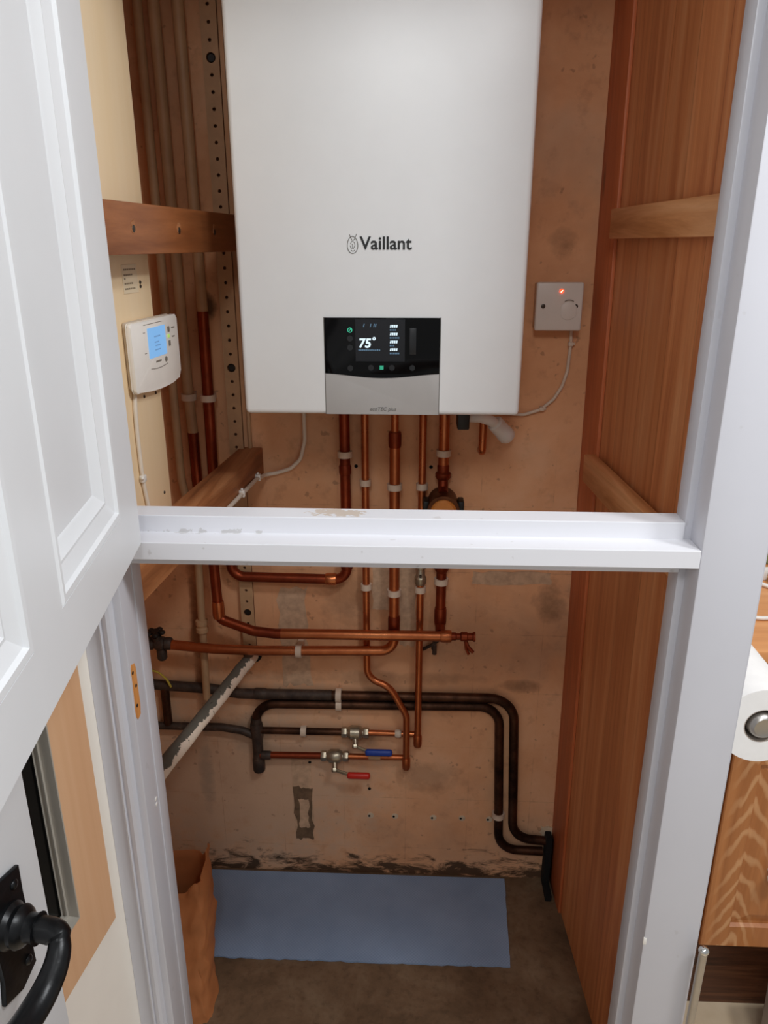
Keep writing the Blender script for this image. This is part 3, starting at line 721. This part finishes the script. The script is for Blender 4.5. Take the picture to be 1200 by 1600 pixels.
# yellow-green wire
w_ = fillet([V(p) for p in ((-.638, .745, .592), (-.610, .745, .603), (-.582, .745, .595), (-.564, .745, .576), (-.556, .745, .556))], .03)
tag(MB().tube(w_, .0025, 8).build('earth_wire', 'earth'), 'thin yellow-green wire arching beside the left jamb above the dark pipes', 'wire')

# white condensate pipe
cd = thing('waste_pipe', 'white plastic waste pipe angled down to the wall, right of the short copper pipe', 'waste pipe', (.17, .72, 1.12))
m = MB(); m.tube([(.1040, .700, 1.2065), (.128, .702, 1.205), (.150, .710, 1.196), (.172, .735, 1.172)], .0105, 16, .015); m.build('outlet', 'white_plastic', cd)
m = MB(); m.lathe([(.0130, 0), (.0165, .003), (.0165, .032), (.0175, .034), (.0175, .046), (.014, .052)], (.155, .718, 1.192), (.62, .38, -.69), 20); m.build('elbow', 'white_plastic', cd)

# ------------------------------------------------------------------ pipe clips
def clip(o, ax, r, label, wall_dir=(0, 1, 0), depth=None):
    o = V(o); m = MB(); axv = V(ax)
    m.tubering(o, ax, r + .0003, r + .0042, -.0065, .0065, 22)
    d = depth if depth is not None else YB - .0005 - o.y
    side = axv.cross(V((0, 1, 0))).normalized()
    hw = .0065; a = r + .002
    c0 = o + V((0, a, 0)); c1 = o + V((0, d, 0))
    P = []
    for q in (c0, c1):
        P += [q - side * (r * .7) - axv * hw, q + side * (r * .7) - axv * hw, q + side * (r * .7) + axv * hw, q - side * (r * .7) + axv * hw]
    m.hexa([P[0], P[1], P[2], P[3], P[4], P[5], P[6], P[7]])
    return tag(m.build('pipe_clip', 'clip_white'), label, 'pipe clip', 'white pipe clips')
Z = (0, 0, 1); X = (1, 0, 0)
clip((-.143, yv, 1.118), Z, .011, 'white clip on the leftmost thick copper pipe above the rail')
clip((-.102, .748, 1.056), Z, .0078, 'small white clip above the rail on the second copper pipe')
clip((-.0405, .728, 1.054), Z, .011, 'white clip above the rail on the third copper pipe')
clip((.0155, .739, 1.052), Z, .0078, 'small white clip above the rail on the thin straight fourth pipe')
clip((.0585, yv, 1.123), Z, .011, 'white clip on the fifth copper pipe above the round filter')
clip((-.102, .748, .819), Z, .0078, 'small white clip below the rail on the second copper pipe')
clip((-.0405, .728, .816), Z, .011, 'white clip below the rail on the third copper pipe')
clip((.0155, .739, .819), Z, .0078, 'small white clip below the rail on the thin fourth pipe, under its valve')
clip((.0605, yv, .838), Z, .011, 'white clip below the rail on the pipe under the round filter')
clip((-.4555, yv, 1.233), Z, .0107, 'white clip on the middle cream riser, left of its twin')
clip((-.4150, .738, 1.232), Z, .0112, 'white clip on the red copper riser at back left')
clip((.2155, yd, .208), Z, .0110, 'small white clip on the inner dark upright at lower right')
clip((-.169, yd, .5353), X, .0124, 'upper half of the white double clip on the two dark pipes')
clip((-.169, yd, .5105), X, .0112, 'lower half of the white double clip on the two dark pipes')
clip((-.254, yd, .4345), X, .0088, 'white clip on the dark pipe left of the blue lever valve')
clip((-.251, .7215, .6716), X, .0112, 'white clip on the low copper run leading to the black gate valve')

# ------------------------------------------------------------------ perforated strip
def perforated(x0, x1, y0, y1, zlo, zhi, pitch, holes_r, big):
    m = MB(); bm = m.bm; n_ = 16; xc = (x0 + x1) / 2; hw = (x1 - x0) / 2
    k = int((zhi - zlo) / pitch)
    for i in range(k):
        za = zlo + i * pitch; zc = za + pitch / 2; hz = pitch / 2
        r = big if any(i == int((b - zlo) / pitch) for b in BIGS) else holes_r
        def outer(a):
            c_, s_ = math.cos(a), math.sin(a); q = min(hw / max(abs(c_), 1e-6), hz / max(abs(s_), 1e-6)); return (xc + c_ * q, zc + s_ * q)
        angs = sorted([2 * PI * j / n_ for j in range(n_)] + [math.atan2(sz * hz, sx * hw) % (2 * PI) for sx in (1, -1) for sz in (1, -1)])
        O = [outer(a) for a in angs]; I = [(xc + math.cos(a) * r, zc + math.sin(a) * r) for a in angs]
        vf = [[bm.verts.new((p[0], yy, p[1])) for p in ring] for ring, yy in ((O, y0), (I, y0), (I, y1), (O, y1))]
        N = len(angs)
        for j in range(N):
            j2 = (j + 1) % N
            bm.faces.new([vf[0][j], vf[0][j2], vf[1][j2], vf[1][j]]); bm.faces.new([vf[1][j], vf[1][j2], vf[2][j2], vf[2][j]]); bm.faces.new([vf[2][j], vf[2][j2], vf[3][j2], vf[3][j]])
            if abs(O[j][0] - O[j2][0]) < 1e-6: bm.faces.new([vf[3][j], vf[3][j2], vf[0][j2], vf[0][j]])
    bmesh.ops.remove_doubles(bm, verts=bm.verts[:], dist=1e-5)
    return m
BIGS = (1.829, 1.2835, .757)
ps = perforated(-.3845, -.3555, YB - .014, YB - .011, .648, 2.28, .02725, .0032, .0085)
pso = tag(ps.build('perforated_strip', 'strip', smooth=0), 'upright cream metal strip with a row of holes, left of the boiler', 'metal strip')
pb_ = MB(); pb_.box((-.3835, YB - .0035, .650), (-.3565, YB - .001, 2.28)); pb_.build('hole_shade_sheet', 'strip_hole_shade', pso, smooth=0)  # dark sheet added behind the strip, its colour stands in for shade in the holes
for bz in BIGS:
    MB().lathe([(.0078, 0), (.0078, .006), (.006, .008)], (-.370, YB - .003, .648 + (int((bz - .648) / .02725) + .5) * .02725), (0, -1, 0), 16).build('bolt_head', 'black', pso)

# ------------------------------------------------------------------ left timber bearers and cream board
kB, xB = .0766, -.377
TB = frame((xB, 0, 0), (kB, 1, 0), (1, -kB, 0))   # local x = depth along the bearer, y = out to the right
LB = math.sqrt(1 + kB * kB)
ub = MB(TB); ub.box((.07, -.032, 1.510), (.772 * LB, 0, 1.572), .0015)
uo = tag(ub.build('wooden_bearer', 'bearer_wood'), 'upper dark brown timber bar crossing in front of the cream board, two screws in it', 'timber bar', 'timber bearers on the left side')
for yy in (.248, .403, .560):
    m = MB(TB); m.lathe([(.0055, -.0005), (.0045, .001), (.0015, .0016)], (yy * LB, 0, 1.541), (0, 1, 0), 10); so = m.build('screw', 'screw', uo)
    m = MB(TB); cxp = []
    for k in range(10):
        a = 2 * PI * k / 10; q = .007 + R.uniform(-.002, .003); cxp.append((yy * LB + q * math.cos(a), 1.544 + q * math.sin(a)))
    m.prism(cxp, 'Y', -.0004, .0006); m.build('splintered_rim', 'bearer_pale', uo)
lb = MB(TB); lb.box((.07, -.047, 1.064), (.772 * LB, 0, 1.122), .0015)
tag(lb.build('wooden_bearer', 'bearer_pale'), 'lower timber bar on the left with a white cable clipped along it', 'timber bar', 'timber bearers on the left side')
bd = MB(TB); bd.box((.20, -.062, 1.045), (.396 * LB, -.048, 2.28), .001)
tag(bd.build('cream_board', 'board'), 'cream painted upright board on the left carrying the thermostat', 'board')
# paper label on the board
lab = MB(TB); lab.box((.305, -.0478, 1.458), (.352, -.0472, 1.496)); 
lo_ = tag(lab.build('paper_label', 'paper', smooth=0), 'small faded paper label on the cream board above the thermostat', 'label')
m = MB(TB)
for j, (n_, zz) in enumerate(((7, 1.4885), (5, 1.4815), (1, 1.4765), (5, 1.4700), (6, 1.4630))):
    for i in range(n_):
        a = .309 + i * .0056; m.box((a, -.0472, zz), (a + .0042, -.0469, zz + .0022))
m.build('faded_writing', 'ink', lo_, smooth=0)
bo = bpy.data.objects['cream_board']
for (a, zz) in ((.361, 1.4655), (.361, 1.471), (.372, 1.151), (.3765, 1.309), (.335, 1.311)):
    m = MB(TB); m.lathe([(.0028, 0), (.0022, .0012)], (a, -.048, zz), (0, 1, 0), 8); m.build('screw', 'screw', bo)

# thermostat
th = thing('thermostat', 'white programmable thermostat with a lit blue screen, fixed to the cream board', 'thermostat', tuple(TB @ V((.365, -.04, 1.32))))
m = MB(TB); m.box((.286, -.0478, 1.3285), (.436, -.0395, 1.4215), .003); m.build('back_plate', 'stat_side', th)
ol = []
a0, a1, c0, c1 = .2815, .450, 1.3205, 1.4200
def arc(cx, cz, r, t0, t1, k=5): return [(cx + r * math.cos(t0 + (t1 - t0) * i / k), cz + r * math.sin(t0 + (t1 - t0) * i / k)) for i in range(k + 1)]
ol += arc(a0 + .006, c1 - .006, .006, PI / 2, PI); ol += arc(a0 + .008, c0 + .010, .008, PI, 1.5 * PI)
for i in range(1, 12):
    u = i / 12; ol.append((a0 + .008 + (a1 - a0 - .016) * u, c0 + .002 - .0045 * math.sin(PI * u) + .002 * (1 - 2 * u)))
ol += arc(a1 - .008, c0 + .012, .008, 1.5 * PI, 2 * PI); ol += arc(a1 - .006, c1 - .006, .006, 0, PI / 2)
m = MB(TB); m.prism(ol, 'Y', -.0395, -.0335, .002); m.prism(ol[:], 'Y', -.041, -.0397)
body = m.build('front_cover', 'stat_body', th)
m = MB(TB); m.box((.335, -.0335, 1.3655), (.400, -.0330, 1.4085), .0002); lcd = m.build('screen', 'lcd', th)
m = MB(TB)
for (a, zz, w_) in ((.357, 1.394, .022), (.357, 1.386, .016), (.359, 1.381, .018), (.357, 1.375, .02)): m.box((a, -.0330, zz), (a + w_, -.0328, zz + .0018))
m.build('screen_digits', 'lcd_ink', lcd)
MB(TB).box((.3245, -.0336, 1.414), (.392, -.0331, 1.4147)).build('printed_line', 'print_grey', th)
m = MB(TB); U = [(.337 + .0625 * i / 12, 1.3506 - .0022 * math.sin(PI * i / 12)) for i in range(13)]
m.prism(U + [(p, q + .0009) for p, q in U[::-1]], 'Y', -.0336, -.0331); m.build('flap_joint', 'print_grey', th)
m = MB(TB)
for i in range(6): m.box((.357 + i * .0034, -.0336, 1.3575), (.3594 + i * .0034, -.0331, 1.3600))
m.build('printed_name', 'print_grey', th)
for q in ((.321, 1.4035, .327, 1.4043), (.321, 1.3745, .327, 1.3755), (.425, 1.4005, .437, 1.4022), (.425, 1.3872, .435, 1.3889)):
    MB(TB).box((q[0], -.0336, q[1]), (q[2], -.0331, q[3])).build('printed_mark', 'print_grey', th)
m = MB(TB); m.lathe([(.0042, 0), (.004, .001)], (.394, -.0336, 1.358), (0, 1, 0), 14); m.build('button', 'print_grey', th)
for zz in (1.4005, 1.3795):
    m = MB(TB); m.box((.409, -.0336, zz - .004), (.416, -.0322, zz + .004), .001); m.build('button', 'print_grey', th)
m = MB(TB); m.box((.408, -.0336, 1.388), (.4145, -.0323, 1.393), .001); m.build('indicator', 'led_lime', th)
# thermostat cable and clip
pts = [TB @ V(p) for p in ((.300, -.045, 1.331), (.293, -.0445, 1.30), (.291, -.0445, 1.265), (.292, -.0445, 1.21), (.295, -.0445, 1.185), (.302, -.0445, 1.15), (.311, -.0445, 1.10), (.316, -.0445, 1.05))]
tag(MB().tube(fillet(pts, .03), .0032, 10).build('thermostat_cable', 'cable_white', smooth=60), 'white cable running down the cream board from the thermostat', 'cable')
m = MB(TB); m.box((.288, -.0478, 1.192), (.300, -.0405, 1.203), .002); m.ball((.287, -.042, 1.2), .0028); tag(m.build('cable_clip', 'white_plastic'), 'white clip holding the thermostat cable to the cream board', 'cable clip', 'cable clips')

# boiler cable to the lower bearer
pts = [V((-.228, .766, 1.2655)), V((-.228, .766, 1.14)), V((-.238, .766, 1.10)), V((-.259, .766, 1.079)), V((-.29, .766, 1.069)), V((-.312, .758, 1.067)), TB @ V((.700, .0045, 1.075)), TB @ V((.50, .0045, 1.076)), TB @ V((.36, .0045, 1.077))]
tag(MB().tube(fillet(pts, .03), .0042, 10).build('boiler_cable', 'cable_white', smooth=60), 'white cable hanging from the boiler and led along the lower timber bar', 'cable')
for q, lb_ in ((TB @ V((.715, .004, 1.075)), 'white clip at the far end of the lower timber bar, on the boiler cable'), (TB @ V((.605, .004, 1.076)), 'white clip on the boiler cable partway along the lower timber bar')):
    m = MB(); m.box(q + V((-.006, -.005, -.007)), q + V((.006, .005, .007)), .002); m.ball(q + V((.001, -.003, .009)), .0028); tag(m.build('cable_clip', 'white_plastic'), lb_, 'cable clip', 'cable clips')

# ------------------------------------------------------------------ fused spur
sp = thing('fused_spur', 'white square switch plate with a red neon light, right of the boiler', 'switch', (.267, YB, 1.366))
m = MB(); m.box((.2255, .741, 1.3685), (.3095, YB - .0005, 1.4535), .003); m.build('back_box', 'clip_white', sp)
fp = MB(); fp.box((.2235, .733, 1.3665), (.3115, .742, 1.4555), .004, 3); fpo = fp.build('face_plate', 'spur_plate', sp)
for x_ in (.2375, .2985):
    m = MB(); m.lathe([(.0042, -.0005), (.0042, .0006), (.003, .001)], (x_, .733, 1.412), (0, -1, 0), 14); so = m.build('screw', 'screw', sp)
m = MB(); m.lathe([(.0042, 0), (.0036, .0015)], (.270, .733, 1.4395), (0, -1, 0), 16); ne = m.build('neon_light', 'neon', sp)
m = MB(); m.prism([(.2676, 1.4375), (.2690, 1.4370), (.2726, 1.4410), (.2712, 1.4418)], 'Y', .7308, .7316); m.build('neon_filament', 'neon_core', ne)
m = MB(); m.prism(arc(.2855, 1.4035, .0165, .15 * PI, .85 * PI, 8) + arc(.2855, 1.4035, .0165, 1.15 * PI, 1.85 * PI, 8), 'Y', .7318, .7332, .0006); fu = m.build('fuse_carrier', 'spur_plate', sp)
m = MB(); m.tube([(x_, .7316, z_) for x_, z_ in arc(.2855, 1.408, .0155, .32 * PI, .68 * PI, 8)], .0008, 6); m.build('carrier_slot', 'print_grey', fu)
pts = [V(p) for p in ((.3005, .768, 1.3685), (.3015, .768, 1.335), (.299, .768, 1.285), (.291, .768, 1.255), (.276, .768, 1.229), (.252, .768, 1.208), (.218, .768, 1.197), (.17, .768, 1.20), (.14, .768, 1.23), (.13, .768, 1.27))]
tag(MB().tube(fillet(pts, .03), .0034, 10).build('spur_cable', 'clip_white', smooth=60), 'white cable curving from the switch plate down under the boiler', 'cable')
for q, lb_ in (((.3012, .768, 1.338), 'white cable clip just below the switch plate'), ((.254, .768, 1.2095), 'white cable clip on the curved cable, near the boiler corner')):
    q = V(q); m = MB(); m.box(q + V((-.005, -.006, -.004)), q + V((.005, .0065, .004)), .002); m.ball(q + V((.006, -.003, .0005)), .0026); tag(m.build('cable_clip', 'clip_white'), lb_, 'cable clip', 'cable clips')

# ------------------------------------------------------------------ marks on the back wall
wb = bpy.data.objects['wall_back']
def slab(name, pts, mat, d=.0012):
    m = MB(); m.prism(pts, 'Y', YB - d, YB + .001); return m.build(name, mat, wb, smooth=0)
def ragged(x0, z0, x1, z1, k=8, j=.003):
    P = []
    for i in range(k): P.append((x0 + (x1 - x0) * i / k, z0 + R.uniform(-j, j)))
    for i in range(k): P.append((x1 + R.uniform(-j, j), z0 + (z1 - z0) * i / k))
    for i in range(k): P.append((x1 + (x0 - x1) * i / k, z1 + R.uniform(-j, j)))
    for i in range(k): P.append((x0 + R.uniform(-j, j), z1 + (z0 - z1) * i / k))
    return P
slab('plaster_patch', ragged(-.288, .108, -.242, .345), 'plaster_grey', .0010)
slab('glue_mark', ragged(-.286, .102, -.240, .262, 8, .005), 'dark_stain', .0014)
slab('plaster_patch', ragged(-.276, .140, -.252, .225), 'plaster_grey', .0018)
slab('plaster_patch', ragged(.13, .818, .300, .847), 'plaster_grey')
slab('plaster_patch', ragged(-.028, .66, .006, .93), 'plaster_grey')
slab('plaster_patch', ragged(-.30, .55, -.235, .80, 8, .008), 'plaster_grey', .0009)
slab('plaster_patch', ragged(-.09, .75, -.055, .93), 'plaster_grey', .0009)
for i, (x_, z_) in enumerate(((-.101, .181), (-.040, .181), (.055, .180), (.126, .181), (.193, .180))):
    m = MB(); m.lathe([(.0085, -.0005), (.008, .0016), (.006, .002)], (x_ + .003, YB, z_), (0, -1, 0), 16); q = m.build('filled_hole', 'plaster_pale', wb)
    m = MB(); m.lathe([(.003, 0), (.003, .0026)], (x_, YB, z_), (0, -1, 0), 10); m.build('screw_hole', 'void', q)
for (x_, z_) in ((-.123, 1.083), (.034, 1.083), (-.245, .335), (.019, .395), (-.10, .262), (.047, .655)):
    m = MB(); m.lathe([(.004, 0), (.0035, .0016)], (x_, YB, z_), (0, -1, 0), 10); m.build('screw_hole', 'void', wb)
m = MB(); m.prism(ragged(.325, .128, .362, .165, 6, .004), 'Y', YB - .003, YB + .001); m.build('plaster_patch', 'plaster_pale', wb, smooth=0)
# rusty bracket stub under the drain tap
m = MB(); m.tube([(.025, .770, .655), (.048, .757, .676), (.063, .757, .690)], .004, 8); m.tube([(.050, .760, .682), (.050, .757, .650)], .005, 8); m.ball((.062, .760, .695), .008, (1, .6, .8), 10)
tag(m.build('wall_bracket', 'grime'), 'small rusty bracket stub on the plaster under the drain tap', 'bracket')
# dark boot where the pipes leave at lower right
m = MB(); m.box((.334, .742, .0), (.350, YB - .001, .152), .004); m.box((.334, .70, .0), (.350, .744, .018), .003)
tag(m.build('pipe_boot', 'void'), 'black pipe boot in the back right corner at floor level', 'pipe cover')

# ------------------------------------------------------------------ mat and paper bag
m = MB(); n_ = 60
near = [(-.53 + .758 * i / n_, .5125 + R.uniform(-.0018, .0018) + .002 * i / n_) for i in range(n_ + 1)]
right = [(.228 + .014 * i / 20 + R.uniform(-.0008, .0008), .5145 + .250 * i / 20) for i in range(1, 21)]
m.prism(near + right + [(-.53, .764)], 'Z', .0008, .0045)
tag(m.build('floor_mat', 'mat', smooth=0), 'blue-grey woven mat lying on the concrete against the back wall', 'mat')

bm_ = MB(); 
def bagpoint(u, v):
    """u round the bag 0..1, v height 0..1"""
    hx, hy = .075, .055
    a = 2 * PI * u; c_, s_ = math.cos(a), math.sin(a)
    ex = abs(c_) ** .45 * (1 if c_ > 0 else -1); ey = abs(s_) ** .45 * (1 if s_ > 0 else -1)
    cx_ = -.482 - .010 * v - .004 * math.sin(v * 7); cy_ = .405 + .085 * v
    crush = 1 - .10 * v
    x_ = cx_ + ex * hx * crush; y_ = cy_ + ey * hy * (1 - .1 * v)
    nz_ = mnoise.noise(V((ex * 3.2 + 9, ey * 3.2 + v * 9, v * 5))); n2 = mnoise.noise(V((ex * 8, ey * 8, v * 16)))
    x_ += nz_ * .008 + n2 * .0035; y_ += nz_ * .007 - n2 * .0035
    crease = abs(math.sin(v * 13 + ex * .8)); x_ -= .004 * (1 - crease) ** 3 * ex
    zz = v * (.283 + .020 * math.sin(a * 2 + 1.0) + .012 * math.sin(a * 5))
    return V((x_, y_, .001 + zz))
loops = []
for j in range(26): loops.append([bagpoint(k / 48, j / 25) for k in range(48)])
inner = []
for j in range(25, 2, -1):
    cen = sum((p for p in loops[j]), V()) / 48
    inner.append([cen + (p - cen) * .965 + V((0, 0, .0)) for p in loops[j]])
bm_.rings(loops + inner, True)
bg = tag(bm_.build('paper_bag', 'bag', smooth=50), 'crumpled open brown paper bag standing just inside the left jamb', 'bag')

# ------------------------------------------------------------------ kitchen units right of the post
wt = MB(); wt.box((.44, .36, .873), (1.4, .975, .896), .003)
tag(wt.build('worktop', 'oak_top'), 'orange wood worktop with a white cable lying on it', 'worktop')
cab = thing('base_cabinet', 'orange oak base cabinet under the worktop, right of the white post', 'cabinet', (.72, .66, 0))
m = MB(); m.box((.44, .40, .235), (1.0, .975, .872)); m.build('carcass', 'oak', cab, smooth=0)
m = MB(); m.box((.44, .452, 0), (1.0, .47, .235)); m.build('plinth', 'plinth_wood', cab, smooth=0)
def raised_panel(x0, x1, z0, z1, y):
    m = MB(); L = []
    for ins, dep in ((0, .02), (0, .002), (.002, 0), (.050, 0), (.054, .007), (.060, .007), (.078, .001), (.082, .0)):
        L.append([(x0 + ins, y + dep, z0 + ins), (x1 - ins, y + dep, z0 + ins), (x1 - ins, y + dep, z1 - ins), (x0 + ins, y + dep, z1 - ins)])
    m.rings(L, True); return m
dr_ = raised_panel(.564, .92, .240, .712, .378).build('cabinet_door', 'oak_door', cab, smooth=0)
m = MB(); m.box((.44, .386, .236), (.562, .401, .872)); m.build('end_stile', 'oak', cab, smooth=0)
m = MB(); m.box((.566, .380, .722), (.92, .40, .862), .004); m.build('drawer_front', 'oak', cab)
m = MB(); m.lathe([(.006, 0), (.006, .012), (.015, .020), (.015, .026), (.008, .032)], (.668, .378, .432), (0, -1, 0), 18); o = m.build('knob', 'white_plastic', dr_); o['label'] = 'white knob'
# kitchen roll on its holder, axis running back
ro = thing('paper_roll', 'white kitchen paper roll on its holder beside the post', 'paper roll', (.468, .22, .846))
m = MB(); rc = (.470, .125, .9150)
m.tubering(rc, (0, 1, 0), .0255, .0560, 0, .222, 40); m.build('paper', 'paper_roll', ro)
m = MB(); m.tubering(rc, (0, 1, 0), .0240, .0256, .0005, .2215, 32); m.build('cardboard_core', 'pale_grey', ro)
m = MB(); m.lathe([(.0165, .012), (.0195, .009), (.0195, .004), (.0175, -.002), (.0135, -.005), (.008, -.004)], rc, (0, 1, 0), 28)
m.lathe([(.009, .012), (.009, .235)], rc, (0, 1, 0), 12); hd = m.build('holder_spindle', 'steel', ro)
m = MB(); m.box((.428, .335, .89), (.49, .352, .921), .002); m.build('holder_bracket', 'steel', ro)
# outside of the cupboard that the roll hangs on
struct(MB().box((.4035, .068, .0), (.407, .774, 2.3)).build('wall_side', 'frame_paint', smooth=0))
# odds and ends on the worktop
pts = [(.56, .52, .9005), (.60, .475, .9005), (.64, .476, .9005), (.665, .50, .9005), (.69, .52, .903), (.72, .53, .9005)]
pts2 = [(.57, .50, .9005), (.60, .545, .9005), (.635, .600, .906), (.66, .615, .906), (.69, .60, .9005), (.73, .58, .9005), (.76, .59, .9005)]
pts3 = [(.565, .545, .9005), (.605, .585, .9005), (.63, .625, .9005), (.655, .632, .9005), (.70, .615, .9005)]
def smoothp(P, k=5):
    P = [V(p) for p in P]; out = []
    for i in range(len(P) - 1):
        A = P[max(0, i - 1)]; B = P[i]; Cc = P[i + 1]; D = P[min(len(P) - 1, i + 2)]
        for j in range(k):
            q = j / k; out.append(.5 * ((2 * B) + (Cc - A) * q + (2 * A - 5 * B + 4 * Cc - D) * q * q + (3 * B - A - 3 * Cc + D) * q ** 3))
    return out + [P[-1]]
m = MB()
for q in (pts, pts2): m.tube(smoothp(q), .0038, 8)
tag(m.build('worktop_cable', 'white_plastic', smooth=60), 'white flex lying in loops on the orange worktop', 'cable')
m = MB(); m.box((.655, .64, .8965), (.697, .675, .922), .004); m.tube([(.69, .655, .915), (.72, .66, .913)], .005, 8); tag(m.build('plug', 'white_plastic'), 'white plug lying on the worktop by the post', 'plug')
m = MB(); m.lathe([(.020, 0), (.020, .004), (.017, .006), (.017, .010), (.020, .012), (.020, .018), (.015, .020)], (.715, .625, .8965), (0, 0, 1), 20); tag(m.build('jar_lid', 'gold'), 'brown-gold ridged lid on the worktop beside the plug', 'lid')
m = MB(); m.box((.725, .72, .8965), (.85, .79, .965), .008); pk = m.build('packet', 'packet_green', smooth=35); tag(pk, 'blue and green packet standing at the back of the worktop', 'packet')
m = MB(); m.box((.724, .719, .955), (.851, .791, .985), .008); m.build('packet_top', 'packet_blue', pk)
# steel rod beside the post
m = MB(); m.tube([(.374, -.012, .0), (.3775, -.012, .668)], .0052, 14); rd = m.build('metal_rod', 'steel'); tag(rd, 'thin upright steel rod with a bright tip, beside the foot of the white post', 'rod')
MB().ball((.3776, -.012, .671), .0066, (1, 1, .9), 16).build('rod_tip', 'chrome', rd)
m = MB(); m.hexa([(.700, .26, .0005), (1.0, .26, .0005), (1.0, .372, .0005), (.708, .372, .0005), (.694, .25, .20), (1.0, .25, .20), (1.0, .374, .20), (.700, .374, .20)], .012, 3)  # unidentified pale shape, built as a plain tapered box
tag(m.build('pale_object', 'pale_grey'), 'pale grey object on the tiles in front of the dark plinth', 'object')

# ------------------------------------------------------------------ light
W = bpy.data.worlds.new('World'); bpy.context.scene.world = W; W.use_nodes = True
W.node_tree.nodes['Background'].inputs[0].default_value = (.98, .99, 1, 1); W.node_tree.nodes['Background'].inputs[1].default_value = .38
def lamp(name, loc, power, size, target, col=(1, 1, 1)):
    l = bpy.data.lights.new(name, 'AREA'); l.shape = 'DISK'; l.size = size; l.energy = power; l.color = col
    o = bpy.data.objects.new(name, l); C.objects.link(o); o.location = loc
    o.rotation_euler = (V(target) - V(loc)).to_track_quat('-Z', 'Y').to_euler(); return o
lamp('unseen_lamp', (.55, -.62, 2.42), 9.5, .26, (.3, -.3, 0), (.97, .99, 1))
lamp('unseen_lamp', (1.00, -.50, 2.42), 12.5, .22, (.5, -.2, 0), (.97, .99, 1))
lamp('unseen_lamp', (-.05, -1.55, 2.42), 9.5, .40, (0, -.5, .3), (.97, .99, 1))  # added fill behind the camera, brightens the cupboard interior

# ------------------------------------------------------------------ camera
f_px = 1190.
cam = bpy.data.cameras.new('Camera'); co = bpy.data.objects.new('Camera', cam); C.objects.link(co)
cam.sensor_fit = 'VERTICAL'; cam.sensor_height = 36; cam.lens = f_px * 36 / 1600; cam.clip_start = .02
co.location = (0, -.76, 1.523)
co.rotation_euler = (math.radians(90 - 19.4), 0, math.radians(2.4))
S = bpy.context.scene; S.camera = co
S.view_settings.view_transform = 'Standard'; S.view_settings.look = 'None'; S.view_settings.gamma = 1
S.view_settings.use_curve_mapping = False; S.view_settings.exposure = 0.0
S.cycles.max_bounces = 10; S.cycles.diffuse_bounces = 6; S.cycles.use_denoising = True
